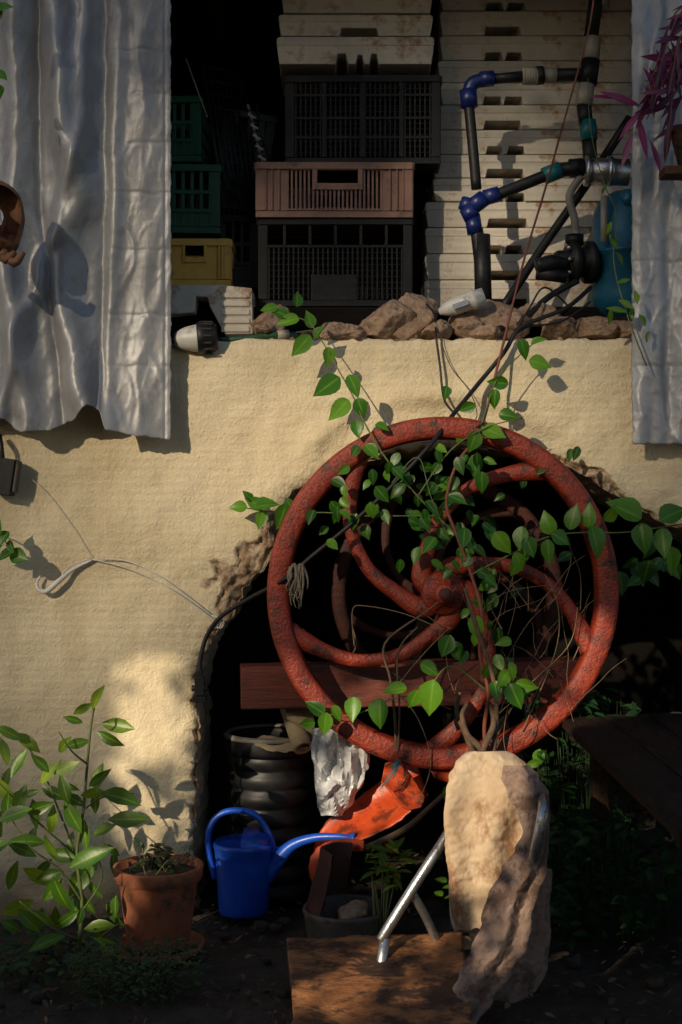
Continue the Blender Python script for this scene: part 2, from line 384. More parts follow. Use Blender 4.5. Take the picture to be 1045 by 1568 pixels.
for x in (-2.9,-1,1,2.9): g.box((x,-.05,3.715),(.02,.2,.03))
g.obj('curtain_rod',['chrome'])
# ---------------------------------------------------------------- rubble on wall top
for (u,v,w,h,y) in [(590,498,76,52,.12),(632,490,66,66,.15),(716,500,66,36,.10),(772,494,92,50,.14),(416,492,48,36,.16),(402,508,30,20,.1),(515,512,66,24,.12),(470,514,30,16,.14),(862,502,60,30,.13),(908,506,58,26,.11),(822,488,50,30,.2),(668,508,34,24,.1),(960,508,60,24,.13),(546,516,24,16,.08),(740,512,40,20,.07)]:
    g=MB(); c=P(u,v,y); g.rock(c,(S(w,y)/1.75,.08,S(h,y)/1.6),0,0,5,chunk=11); g.obj('rubble_stone',['stone'])
g=MB()
for i in range(120):
    u=R.uniform(380,1040); s=R.uniform(.003,.013); g.rock((WX(u),R.uniform(.03,.2),2.212),(s*1.3,s,s),sub=2,chunk=6)
g.obj('wall_top_gravel',['stone'])
# ---------------------------------------------------------------- curtains
ridges=[
 ([(-80,-75),(670,-70)],24,.06),
 ([(-80,20),(200,26),(380,6),(500,22),(650,42)],21,.080),
 ([(-80,80),(150,98),(300,118),(360,100),(440,92),(560,118),(650,140)],25,.110),
 ([(-80,130),(200,128),(330,90),(420,60),(520,25),(650,0)],13,.05),
 ([(-80,58),(300,56),(420,74),(650,95)],8,-.03),
 ([(-80,182),(300,174),(560,162),(670,172)],10,.020),
 ([(-80,157),(670,154)],8,-.018),
 ([(-80,215),(300,222),(670,212)],14,.006),
]
vb=[(-160,650),(-60,645),(0,640),(35,662),(70,660),(110,645),(143,622),(152,628),(166,660),(215,668),(262,673)]
g=MB(); grid=[];
NU,NV=210,330
def ridge(u,v,z): 
    a=abs(noise.noise(V((u,v,z)))); return max(0,1-a*5)
for i in range(NV+1):
    row=[]
    for j in range(NU+1):
        u=-160+(420)*j/NU
        bot=interp(vb,u)+2.0*nz(u,0,0,.15)
        v=-150+(bot+150)*i/NV
        yy=-.085
        for tab,w,A in ridges:
            uc=interp(tab,v)+3*nz(v,w,0,.02); yy-=A*math.exp(-((u-uc)/w)**2)*(.75+.25*math.sin(v*.012+w))
        flat=max(0,min(1,(u-150)/20))
        yy-=.011*noise.noise(V((u*.016,v*.006,1.3)))+.005*noise.noise(V((u*.04+v*.01,v*.016,4)))
        yy-=.0026*ridge(u*.018+v*.004,v*.010-u*.008,7)+.0016*ridge(u*.04,v*.022+u*.02,2)
        for vc in (72,140,215,292,380,480,560):
            yy+=.0022*math.exp(-((v-vc-4*nz(u,0,vc,.05))/2.4)**2)*flat
        if flat>0: yy+= -.04*max(0,(v-520)/150)*math.exp(-((u-190)/40)**2)
        yy-=.03*max(0,(v-480)/170)*math.exp(-((u-70)/70)**2)
        ue=u+ (2.2*nz(v,0,0,.06)+1.2*nz(v,0,5,.25))*(1 if j==NU else (.5 if j>NU-3 else 0))
        if j in (NU-4,NU-5): yy+=.003
        yy=min(yy,-.045)
        row.append(V((WX(ue)*.975,yy,CZ-(v-784)*K*.975)))
    grid.append(row)
g.sheet(grid); g.obj('silver_curtain',['tarp'],0,.002)
g=MB(); grid=[]
for i in range(261):
    row=[]
    for j in range(101):
        u=970+190*j/100; bot=680+3*nz(u,0,0,.1); v=-150+(bot+150)*i/260
        yy=-.10-.018*math.sin((u-970)*.10+.9*nz(0,v,0,.008))-.03*math.exp(-((u-1012-8*nz(0,v,1,.006))/12)**2)
        yy-=.012*noise.noise(V((u*.02,v*.007,4.3)))+.004*ridge(u*.03,v*.012,3)+.002*ridge(u*.05,v*.04-u*.02,6)
        for vc in (205,400,560): yy+=.004*math.exp(-((v-vc-4*nz(u,0,vc,.05))/2.2)**2)
        ue=u+(2*nz(v,0,0,.06)+1.5*nz(v,0,9,.25) if j<1 else 0)
        yy=min(yy,-.045)
        row.append(V((WX(ue)*.975,yy,CZ-(v-784)*K*.975)))
    grid.append(row)
g.sheet(grid); g.obj('silver_curtain',['tarp'],0,.002)
# ---------------------------------------------------------------- crates
def crate(name,u0,u1,v0,v1,y,D,mt,style,rotz=0,tilt=0):
    a=P(u0,v1,y); b=P(u1,v0,y); W=b.x-a.x; H=b.z-a.z
    g=MB()
    T=.006
    def panel(W,put):
        rim=.028
        put(0,W,H-rim,H,T+.010,0); put(0,W,0,rim*.9,T+.004,0)
        put(0,.035,rim,H-rim,T+.004,0); put(W-.035,W,rim,H-rim,T+.004,0)
        if style=='grid' or style=='label':
            rows=[.30,.52,.78] if style=='grid' else [.68]
            for r in rows: put(.035,W-.035,H*r-.006,H*r+.006,T+.003,0)
            top=H-rim if style=='grid' else H*.68
            n=int(W/.020)
            for i in range(1,n):
                x=W*i/n
                if x<.04 or x>W-.04: continue
                put(x-.0035,x+.0035,rim,top,T,0)
            nr=int(top/.024)
            for i in range(1,nr): put(.03,W-.03,top*i/nr-.002,top*i/nr+.002,T*.6,.001)
            if style=='grid':
                for x in (.25,.5,.75): put(W*x-.009,W*x+.009,rim,H-rim,T+.005,0)
            if style=='label':
                put(W*.34,W*.64,H*.06,H*.36,.004,-.006)
                for i in range(1,6): put(W*i/6-.006,W*i/6+.006,H*.68,H-rim,T+.003,0)
        elif style=='slot':
            s=.2
            put(.035,W*s,rim,H-rim,T,.002); put(W*(1-s),W-.035,rim,H-rim,T,.002)
            for x in (.06,.1,.145,.855,.9,.94): put(W*x-.003,W*x+.003,rim,H-rim,T+.006,-.002)
            put(W*s,W*(1-s),H*.86,H-rim,T+.004,0)
            put(W*s,W*(1-s),rim,H*.16,T+.004,0)
            put(W*.38,W*.66,H*.50,H*.62,T+.006,-.002)
            put(W*.36,W*.39,H*.50,H*.88,T+.006,-.002); put(W*.65,W*.68,H*.50,H*.88,T+.006,-.002)
            n=22
            for i in range(n+1):
                x=W*(s+(1-2*s)*i/n); top=H*.88
                if .37<x/W<.67: top=H*.52
                put(x-.0045,x+.0045,H*.12,top,T,0)
        elif style=='plain':
            for k,r in enumerate((.33,.6)): put(.035,W-.035,H*r-.008,H*r+.008,T+.004,0)
            n=max(4,int(W/.035))
            for i in range(1,n): x=W*i/n; put(x-.007,x+.007,rim,H-rim,T,0)
            put(.035,W-.035,rim,H*.33,T*.7,.002)
    def mk(fn):
        def put(a0,a1,b0,b1,t,off): fn((a0+a1)/2,(b0+b1)/2,a1-a0,b1-b0,t,off)
        return put
    panel(W,mk(lambda a_,b_,w,h,t,o: g.box((a_-W/2,o+.006-t/2,b_),(w,t,h))))
    panel(W,mk(lambda a_,b_,w,h,t,o: g.box((a_-W/2,D-.006+t/2,b_),(w,t,h))))
    panel(D,mk(lambda a_,b_,w,h,t,o: g.box((-W/2+.0065-t/2,a_,b_),(t,w*.98,h*.99))))
    panel(D,mk(lambda a_,b_,w,h,t,o: g.box((W/2-.0065+t/2,a_,b_),(t,w*.98,h*.99))))
    g.box((0,D/2,.012),(W*.97,D*.97,.008))
    Rt=Matrix.Rotation(rotz,3,'Z')@Matrix.Rotation(tilt,3,'Y'); o=V(((a.x+b.x)/2,y,a.z))
    g.v=[tuple(o+Rt@V(p)) for p in g.v]
    return g.obj(name,[mt],.0012)
crate('black_plastic_crate',397,631,334,469,.36,.4,'blackcrate','label')
crate('brown_plastic_crate',393,632,249,333,.34,.42,'brown','slot',.01)
crate('black_plastic_crate',438,674,116,251,.40,.4,'blackcrate','grid',-.012)
crate('green_plastic_crate',225,336,252,357,.42,.4,'green','plain',.05)
crate('green_plastic_crate',215,307,148,248,.46,.4,'green','plain',-.04)
crate('yellow_plastic_crate',240,352,366,438,.36,.35,'yellow','slot',0)
crate('black_plastic_crate',330,398,330,440,.52,.35,'black','plain',.05)
crate('black_plastic_crate',322,400,170,322,.56,.3,'black','grid',.1,.16)
g=MB()
for i in range(9):
    t=i/8; g.tube([P(312+t*60,100+t*15,.5+.1*t),P(345+t*60,330+t*5,.42+.1*t)],.005,6,0,1)
for i in range(12):
    t=i/11; g.tube([P(312+33*t,100+230*t,.5-.08*t),P(372+33*t,115+220*t,.6-.08*t)],.004,6,0,1)
g.tube([P(285,90,.45),P(318,180,.44)],.003,6,1,1)
g.obj('leaning_plastic_rack',['black','fitgrey'])
g=MB()
for i in range(10): g.box(P(384+i*1.9,170+i*8,.42),(.036,.004,.008),Matrix.Rotation(.5,3,'Y'),0 if i%2 else 1)
g.tube([P(380,160,.425),P(402,248,.425)],.005,8,0,1); g.tube([P(392,158,.425),P(412,246,.425)],.005,8,1,1)
g.obj('plastic_grille',['fitgrey','black'])
def tray(name,u0,u1,v0,v1,y,D,notches,top=None,m='styro',rot=0):
    k=S(1,y); g=MB()
    def X(u): return (u-522.5)*k
    def Z(v): return CZ-(v-784)*k
    ol=[(X(u0+1),Z(v0)),(X(u1-1),Z(v0)),(X(u1),Z((v0+v1)/2)),(X(u1-3),Z(v1))]
    for (n0,n1,h) in sorted(notches,reverse=True):
        ol+=[(X(n1),Z(v1)),(X(n1-3),Z(v1-h)),(X(n0+3),Z(v1-h)),(X(n0),Z(v1))]
    ol+=[(X(u0+3),Z(v1)),(X(u0),Z((v0+v1)/2))]
    g.prism(ol,y,y+D)
    g.box(((X(u0)+X(u1))/2,y+D/2,Z(v0+ (v1-v0)*.2)),(X(u1)-X(u0)+.006,D+.006,S((v1-v0)*.28,y)))
    return g.obj(name,[m],.004)
bounds=[-60,-22,16,54,92,126,160,198,236,272,308,348,388,428,470]
for i in range(len(bounds)-1):
    v0,v1=bounds[i]+1,bounds[i+1]
    ul=674 if v1<=160 else (669 if v1<240 else (663 if v1<=308 else 652))
    ul+=R.uniform(-2,2); x0=742+R.uniform(-5,5) if v1<400 else 750
    tray('polystyrene_tray',ul,972,v0,v1,.56+R.uniform(-.008,.008),.45,[(x0,x0+R.uniform(26,30),12),(x0+32,x0+R.uniform(58,64),12)] if i%2 else [(x0,x0+R.uniform(55,64),13)])
tray('polystyrene_tray',425,664,56,98,.36,.42,[(514,533,16),(545,558,14),(566,580,16)])
tray('polystyrene_tray',428,662,22,55,.37,.42,[(520,580,12)])
tray('polystyrene_tray',432,662,-20,20,.38,.42,[])
g=MB(); y=.20
k=S(1,y)
ol=[(230,437),(335,436),(386,441),(388,511),(345,512),(322,470),(318,455),(300,453),(298,478),(256,482),(256,512),(230,512)]
g.prism([((u-522.5)*k,CZ-(v-784)*k) for u,v in ol],y,y+.3)
for i in range(5): g.box(P(361,452+i*13,y-.003),(S(44,y),.008,S(9,y)))
g.obj('polystyrene_fish_box',['styro'],.004)
# ---------------------------------------------------------------- spotlight + hose
g=MB()
b=P(270,520,-.03); a=P(333,516,-.015); ax=(a-b).normalized(); L=(a-b).length
g.lathe([(.0,-.01),(.02,-.006),(.034,.008),(.046,.04),(.052,.075),(.054,.09)],b,ax,28,0)
g.lathe([(.056,.08),(.062,.085),(.062,.105),(.057,.115),(.055,L-.012),(.045,L),(0,L+.002)],b,ax,28,1)
for k in range(14):
    t=k/14*6.283; e=V((0,math.cos(t),math.sin(t)))*.060; g.box(b+ax*.115+e,(.05,.006,.006),None,1)
g.tube([b+V((.01,0,0)),P(262,523,.0),P(248,528,.05)],.012,8,1)
g.box(b+V((.09,.06,-.01)),(.03,.08,.03),None,1)
g.obj('garden_spotlight',['white','black'])
g=MB(); g.tube([P(335,522,.03),P(380,518,.03),P(430,513,.05),P(470,515,.09)],.013,12,0); g.cyl(P(425,513,.045),P(442,512,.06),.018,n=14,m=1)
g.obj('garden_hose',['hosegreen','fitgrey'])
g=MB(); a=P(672,478,.06); b=P(745,452,.06); ax=(b-a).normalized()
g.lathe([(0,0),(.012,.002),(.026,.03),(.034,.06),(.034,.13),(.04,.135),(.04,.15),(.034,.155),(.034,.185),(0,.187)],a,ax,24)
g.box(P(706,466,.02),(.06,.012,.02),Matrix.Rotation(-.35,3,'Y'),1)
g.obj('metal_canister',['white','chrome'])
# ---------------------------------------------------------------- pump & piping
g=MB(); y=.26
def pipe(a,b,rad,m,yy=y,yy2=None): g.cyl(P(a[0],a[1],yy),P(b[0],b[1],yy if yy2 is None else yy2),S(rad,yy),n=18,m=m)
g.tube([P(717,150,y),P(724,220,y),P(730,290,y+.01)],S(8,y),14,0)
pipe((738,360),(741,478),13,0); g.tube([P(730,350,y),P(738,420,y),P(741,478,y)],S(10,y),14,0)
g.tube([P(719,166,y),P(718,145,y),P(724,128,y),P(745,121,y),P(757,120,y)],[S(x,y) for x in (10,10,11,10,10)],16,1)
pipe((717,138),(719,164),13,1); pipe((735,122),(756,120),12,1)
g.tube([P(755,121,y),P(800,117,y)],S(8,y),14,0,1)
pipe((800,117),(822,116),12,2); pipe((822,116),(832,115),14,0); pipe((832,115),(852,115),11,2); pipe((852,115),(908,114),10,0)
for k in range(6): pipe((801+k*4,117),(803+k*4,117),13,2)
pipe((712,322),(718,305),11,1); pipe((722,318),(742,303),13,1); pipe((742,303),(764,297),12,1)
pipe((716,318),(724,335),13,1); pipe((724,333),(728,358),12,1)
g.tube([P(760,299,y),P(800,283,y),P(838,268,y)],S(9,y),14,0)
pipe((833,270),(858,260),13,3); pipe((856,261),(905,255),11,0); pipe((872,258),(892,256),14,0)
pipe((918,-40),(905,60),11,0); pipe((907,58),(905,95),13,2); pipe((905,92),(900,130),14,0); pipe((898,130),(894,162),13,2)
pipe((894,160),(898,192),11,0); pipe((900,185),(902,215),13,3); pipe((902,213),(905,255),11,0)
pipe((930,-40),(925,10),9,2)
pipe((900,262),(962,264),20,4,y-.02); pipe((896,262),(902,262),23,4,y-.02); pipe((930,262),(937,262),22.5,4,y-.02)
g.tube([P(890,270,y),P(872,300,y),P(880,335,y),P(884,375,y)],S(6,y),12,2)
g.tube([P(965,180,y+.08),P(900,280,y+.1),P(830,380,y+.08),P(768,475,y)],S(7,y),12,0)
g.tube([P(885,430,y-.04),P(840,455,y-.08),P(800,490,y-.12),P(760,505,y-.2)],S(5,y),10,0)
c=P(888,402,y)
g.lathe([(0,-.10),(.045,-.10),(.05,-.09),(.05,-.05),(.085,-.045),(.085,-.02),(.06,-.015),(.06,.02),(.085,.025),(.085,.05),(.05,.055)],c,(1,.2,.05),30,0)
for k in range(8):
    t=k/8*6.283; q=c+V((-.04,math.cos(t)*.07,math.sin(t)*.07)); g.cyl(q,q+V((-.02,-.004,0)),.009,n=6,m=4)
g.tube([P(822,408,y-.08),P(845,402,y-.07),P(868,404,y-.05)],[.028,.032,.02],14,0); pipe((822,418),(868,424),10,0,y-.06)
pipe((880,375),(880,360),14,0); pipe((925,370),(925,300),5,2,y-.08)
tc=P(958,392,y+.05)
g.lathe([(0,-.27),(.06,-.265),(.115,-.23),(.135,-.17),(.137,0),(.14,.002),(.14,.012),(.137,.014),(.135,.15),(.115,.215),(.06,.255),(0,.26)],tc,(0,0,1),40,5)
g.box(tc+V((0,0,-.29)),(.2,.2,.06),None,0)
g.cyl(P(962,318,y-.05),P(962,292,y-.05),.03,n=16,m=6)
g.obj('water_pump',['black','bluefit','fitgrey','teal','chrome','tank','tank'])
# ---------------------------------------------------------------- cables
def cable(name,pl,rad,m='black',n=8):
    g=MB(); g.tube([P(*p) for p in pl],rad,n,0,6); return g.obj(name,[m])
cable('black_cable',[(905,440,.1),(870,470,.02),(830,487,.0),(795,503,-.02),(772,540,-.04),(735,585,-.06),(690,640,-.15),(660,680,-.22),(600,745,-.24),(535,805,-.24),(480,850,-.23),(435,888,-.2),(385,915,-.1),(340,943,-.05),(318,972,-.03),(308,1005,-.03),(306,1040,-.03)],.0085)
cable('black_cable',[(640,455,.12),(665,480,.06),(668,515,-.02),(674,560,-.03),(680,610,-.06),(695,632,-.15)],.0045)
cable('black_cable',[(872,470,.05),(835,440,.02),(812,470,.0),(790,510,-.01),(810,500,0),(860,492,.02),(905,462,.06)],.004)
cable('thin_wire',[(668,500,-.01),(690,560,-.02),(720,600,-.03),(730,640,-.06),(700,650,-.18)],.0016)
g=MB(); c=P(306,1050,-.03)
g.box(c,(.036,.03,.07)); g.box(c+V((0,0,.045)),(.022,.02,.03)); g.cyl(c+V((-.03,0,-.01)),c+V((.03,0,-.01)),.012,n=10); g.box(c+V((0,0,-.05)),(.05,.034,.022)); g.cyl(c+V((-.012,0,-.06)),c+V((-.012,0,-.085)),.004,n=8); g.cyl(c+V((.012,0,-.06)),c+V((.012,0,-.085)),.004,n=8)
g.obj('cable_plug',['black'],.004)
g=MB(); y=-.02
g.tube([P(62,882,y),P(57,893,y),P(60,903,y-.01),P(72,905,y-.015),(P(90,890,y-.015)),P(112,872,y),P(142,857,y)],[.004,.006,.008,.010,.010,.007,.004],12,0,5)
g.tube([P(90,892,y-.01),P(105,868,y-.01),P(140,855,y)],.0025,8,0,4)
g.tube([P(142,857,y),P(190,858,y),P(240,880,y),P(290,915,y),P(333,950,y)],.0022,8,0,5)
g.tube([P(142,857,y),P(185,867,y-.006),P(240,890,y-.006),P(290,921,y-.006),P(333,953,y)],.0018,8,0,5)
g.tube([P(142,857,y),P(120,820,y),P(80,765,y),P(40,725,y)],.0014,6,0,5)
for k in range(3): g.tube([P(325,942,y-.01),P(336+3*k,950,y-.015),P(330+4*k,962,y-.01),P(322,954,y-.008)],.0025,6,0,4)
g.obj('cord_hook',['cablewhite'])
g=MB(); c=P(8,730,-.06)
g.box(c,(.075,.07,.14),Matrix.Rotation(.15,3,'Y')); g.box(c+V((.045,0,.0)),(.012,.055,.12),Matrix.Rotation(.15,3,'Y'),1); g.tube([c+V((-.01,0,.07)),c+V((-.015,0,.12)),c+V((-.03,.03,.16))],.01,8,0)
g.obj('wall_lamp',['black','greymetal'],.008)
g=MB(); c=P(-8,336,-.36)
g.lathe([(.03,.03),(.045,-.01),(.075,-.035),(.105,-.03),(.122,.0),(.118,.03),(.1,.05)],c,(.45,-1,.1),40,0,wob=.25)
for k in range(5):
    u=-30+k*13; g.tube([P(u-16,384+4*nz(k,0,0,3),-.37),P(u,398-6*math.sin(k),-.39),P(u+14,386,-.38)],[.012,.017,.010],10,0)
g.tube([c+V((-.12,.02,.05)),c+V((-.2,.1,.4)),V((-1.3,-.10,3.7))],.004,8,1)
g.obj('hanging_clay_ornament',['leather','bark'])
# ---------------------------------------------------------------- flywheel
def wheel(name,cu,cv,y,rpx,mname,rot0=0,mir=1,depth=.10):
    g=MB(); c=P(cu,cv,y); s=S(1,y)*rpx/268.0
    Ro=268*s; Ri=235*s; w=depth/2
    prof=[]
    cor=.015
    for (r,h) in [(Ro-cor,-w),(Ro-.005,-w+.004),(Ro,-w+cor),(Ro,w-cor),(Ro-cor,w),(Ri+cor,w),(Ri,w-cor),(Ri-.003,0),(Ri,-w+cor),(Ri+.005,-w+.004),(Ri+cor,-w),((Ro+Ri)/2,-w-.003),(Ro-cor,-w)]: prof.append((r,h))
    g.lathe(prof,c,(0,1,0),140,0,wob=.004)
    sp=[(244,122.5),(204,133.8),(166,147),(119,162.5),(72,180),(40,215),(10,240)]
    kk=rpx/268
    for k in range(5):
        pl=[]
        for r,a in sp:
            t=math.radians(a*mir+rot0+72*k); pl.append(c+V((math.cos(t)*r*s,0,math.sin(t)*r*s)))
        g.tube(pl,[.044*kk,.029*kk,.025*kk,.026*kk,.031*kk,.040*kk,.046*kk],14,0,6,flat=.7)
    g.lathe([(0,-.10),(.03,-.10),(.036,-.09),(.036,-.055),(.075,-.05),(.082,-.035),(.082,.05),(.06,.06),(0,.06)],c,(0,1,0),36,0)
    g.lathe([(0,-.135),(.024,-.135),(.024,-.10)],c,(0,1,0),6,1)
    g.cyl(c+V((0,.05,0)),c+V((0,.62,0)),.028,n=18,m=1)
    return g.obj(name,[mname,'rustdark'])
wheel('cast_iron_flywheel',678,907,-.14,268,'rust')
wheel('cast_iron_flywheel',684,905,.42,176,'rustdark',0)
g=MB()
def beam(a,b,h,d,m=0):
    a=V(a);b=V(b); x=(b-a); x.normalize(); z=V((0,0,1)); yv=z.cross(x).normalized(); z=x.cross(yv)
    n=14; gr=[]
    for i in range(n+1):
        t=i/n; c=a+(b-a)*t; j=lambda: .004*R.uniform(-1,1)
        gr.append([c+yv*(d/2*sy)+z*(h/2*sz)+V((j(),j(),j())) for sy,sz in ((-1,-1),(-1,1),(1,1),(1,-1))])
    vs=[p for r_ in gr for p in r_]; fs=[]
    for i in range(n):
        for k in range(4): fs.append((i*4+k,(i+1)*4+k,(i+1)*4+(k+1)%4,i*4+(k+1)%4))
    fs.append((0,1,2,3)); fs.append((n*4+3,n*4+2,n*4+1,n*4))
    g.add(vs,fs,m,smooth=False)
beam(P(368,1052,.0)+V((0,.03,0)),P(905,1040,.12),S(66,0),.12)
x1=P(860,1040,.12).x; g.box((x1,.12,.42),(.1,.1,.84),None,1); g.box((P(455,1050,.1).x,.62,.45),(.09,.09,.90),None,1)
g.box((P(455,1050,.1).x,.35,.90),(.07,.6,.06),None,1)
g.box((P(690,1100,.15).x+.02,.16,.42),(.09,.09,.8),None,1)
g.box((P(690,905,.15).x,.12,1.22),(.16,.07,.10),None,1); g.box((P(640,905,.15).x,.14,1.04),(.06,.05,.32),Matrix.Rotation(.35,3,'Y'),1); g.box((P(735,905,.15).x,.14,1.04),(.06,.05,.32),Matrix.Rotation(-.35,3,'Y'),1)
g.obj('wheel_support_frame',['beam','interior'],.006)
g=MB()
def strip(top,bot,y0,y1,bul,m=0,n=30,rows=14,tw=.01,cr=0,ed=3):
    gr=[]
    for i in range(rows+1):
        t=i/rows; row=[]
        for j in range(n+1):
            s=j/n
            def along(pl):
                x=s*(len(pl)-1); k=min(int(x),len(pl)-2); f=x-k
                p0=pl[max(k-1,0)];p1=pl[k];p2=pl[k+1];p3=pl[min(k+2,len(pl)-1)]
                return [.5*((2*p1[q])+(-p0[q]+p2[q])*f+(2*p0[q]-5*p1[q]+4*p2[q]-p3[q])*f*f+(-p0[q]+3*p1[q]-3*p2[q]+p3[q])*f**3) for q in (0,1)]
            A=along(top);B=along(bot); u=A[0]*(1-t)+B[0]*t; v=A[1]*(1-t)+B[1]*t
            y=y0*(1-t)+y1*t-bul*math.sin(math.pi*t)+tw*nz(u,v,y0*9,.03)
            if cr: y-=cr*(1-abs(noise.noise(V((u*.05,v*.05,y0)))*3))
            e=1 if i in (0,rows) else 0
            row.append(P(u+ed*nz(u,v,1,.1)*e,v+ed*nz(u,v,3,.1)*e,y))
        gr.append(row)
    g.sheet(gr,m)
strip([(478,1310),(498,1262),(540,1228),(588,1192),(636,1162)],[(492,1332),(520,1300),(566,1282),(612,1258),(656,1218)],.10,-.10,-.05,tw=.006,ed=1.5)
strip([(480,1352),(474,1325),(488,1298),(520,1286),(558,1288)],[(504,1354),(497,1330),(508,1312),(530,1302),(558,1304)],-.12,-.14,.01)
strip([(515,1112),(560,1128),(620,1140),(640,1150)],[(520,1128),(560,1148),(620,1165),(642,1160)],-.02,-.06,.02)
strip([(590,1168),(612,1164),(636,1196),(652,1222)],[(584,1198),(602,1218),(622,1240),(646,1236)],-.13,-.15,-.03,tw=.004,ed=1.5)
strip([(655,1172),(690,1178),(735,1180)],[(665,1190),(700,1200),(730,1192)],-.1,-.14,.02)
g.obj('orange_metal_sheet',['orange'],0,.005)
# ---------------------------------------------------------------- barrel, roll, bag
g=MB(); c=P(415,1300,.30); c.z=0
pr=[(0,0),(.165,0)]
z=0
while z<.56: pr+=[(.165,z+.006),(.178,z+.02),(.178,z+.055),(.160,z+.07)]; z+=.075
pr+=[(.185,.58),(.19,.60),(.19,.64),(.178,.655),(.17,.64),(.16,.60),(0,.60)]
g.lathe(pr,c,(0,0,1),48,0); g.lathe([(.188,.642),(.192,.652),(.18,.662),(.168,.652)],c,(0,0,1),48,1)
g.obj('black_bucket_stack',['black','fitgrey'])
g=MB(); a=P(446,1092,.20); b=P(462,1138,.10); ax=(b-a).normalized()
g.lathe([(.038,-.10),(.040,.05),(.038,.10),(.028,.10),(.027,-.1)],(a+b)/2,ax,30,0)
strip([(392,1132),(410,1126),(440,1132),(470,1136)],[(390,1140),(412,1150),(440,1152),(472,1146)],.16,.10,.01)
strip([(436,1080),(455,1078),(480,1088)],[(440,1100),(470,1118),(484,1130)],.17,.09,.04)
g.obj('paper_roll',['paper'],0,.003)
g=MB()
gr=[]
for i in range(29):
    t=i/28; row=[]
    uc=514+8*math.sin(t*4); w=interp([(0,36),(.3,44),(.55,38),(.8,28),(1,16)],t)
    v=1116+t*135
    for j in range(23):
        s=j/22*2-1; u=uc+s*w+4*nz(v,s,2,.06)
        n1=max(0,1-abs(noise.noise(V((u*.03+v*.012,v*.010,2)))*4)); n2=max(0,1-abs(noise.noise(V((u*.05,v*.03-u*.03,8)))*4))
        row.append(P(u,v+6*nz(u,v,2,.05),.06-.07*(1-s*s)-.06*n1-.03*n2))
    gr.append(row)
g.sheet(gr,smooth=False); g.obj('silver_plastic_bag',['bagm'],0,.002)
# ---------------------------------------------------------------- watering can
g=MB(); y=.02; k=S(1,y); c=P(373,1387,y); c.z=.012; H=.275
g.lathe([(0,0),(.088,0),(.093,.006),(.095,.02),(.1,.1),(.106,.2),(.112,H-.03),(.116,H-.02),(.116,H-.008),(.11,H),(.104,H-.005),(.06,H+.004),(0,H+.006)],c,(0,0,1),44)
g.lathe([(.105,H-.005),(.1,H+.015),(.085,H+.03),(.05,H+.036),(0,H+.036)],c,(0,0,1),30,0,(-1.6,1.6))
hp=[P(330,1345,y),P(321,1310,y),P(320,1275,y),P(333,1250,y),P(358,1241,y),P(388,1246,y),P(406,1265,y),P(417,1290,y),P(419,1305,y)]
g.tube(hp,.0125,12,0,5,flat=1.25)
g.tube([P(405,1345,y),P(425,1318,y-.01),P(447,1295,y-.02),(P(480,1283,y-.04)),P(515,1281,y-.06),P(536,1283,y-.07)],[.034,.03,.022,.016,.013,.012],16,0,5)
g.lathe([(.012,0),(.024,.02),(.025,.026),(.0,.03)],P(533,1283,y-.07),(1,-.2,-.1),24)
g.tube([P(410,1300,y),P(440,1296,y-.01)],.005,8,0)
g.obj('blue_watering_can',['blue'])
# ---------------------------------------------------------------- terracotta pot
g=MB(); c=P(243,1455,-.42); c.z=.012; k=S(1,-.42)
rt=67*k; rb=46*k; H=128*k
g.lathe([(0,.0),(rb*1.38,0),(rb*1.5,.012),(rb*1.53,.03),(rb*1.47,.032),(rb*1.38,.012),(rb,.010)],c,(0,0,1),44)
g.lathe([(0,.015),(rb,.015),(rb+.003,.02),(rt*.9,H-.05),(rt*.92,H-.048),(rt*1.0,H-.045),(rt*1.03,H-.004),(rt*1.02,H),(rt*.93,H),(rt*.9,H-.03),(0,H-.025)],c+V((0,0,.008)),(0,0,1),44)
g.lathe([(rt*.9,H-.02),(rt*.6,H-.006),(0,H)],c,(0,0,1),30,1,wob=.05)
g.obj('terracotta_pot',['terra','soil'])
pc=c+V((0,0,H))
g=MB()
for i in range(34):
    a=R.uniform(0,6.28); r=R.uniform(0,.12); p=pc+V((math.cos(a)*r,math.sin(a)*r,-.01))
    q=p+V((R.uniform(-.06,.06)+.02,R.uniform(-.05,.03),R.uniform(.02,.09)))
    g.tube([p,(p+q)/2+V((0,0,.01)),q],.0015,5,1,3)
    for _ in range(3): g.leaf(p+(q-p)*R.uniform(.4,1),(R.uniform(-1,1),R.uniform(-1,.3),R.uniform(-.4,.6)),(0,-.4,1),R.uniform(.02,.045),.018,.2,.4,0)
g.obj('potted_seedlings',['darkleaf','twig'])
# ---------------------------------------------------------------- bucket/drum
g=MB(); c=P(530,1440,-.32); c.z=.0
g.lathe([(.10,0),(.132,.004),(.14,.05),(.148,.11),(.154,.125),(.150,.138),(.140,.13),(.132,.06),(.12,.03),(0,.03)],c,(0,0,1),44,0,wob=.04)
g.lathe([(.142,.11),(.135,.2),(.125,.28),(.12,.33),(.108,.33),(.128,.2),(.134,.11)],c+V((-.01,.02,0)),(.12,0,1),40,1,(1.6,4.0),wob=.12)
g.rock(c+V((.03,-.03,.10)),(.06,.05,.06),2,0,4,chunk=9)
g.obj('rusty_bucket',['greymetal','rustdark','stone'])
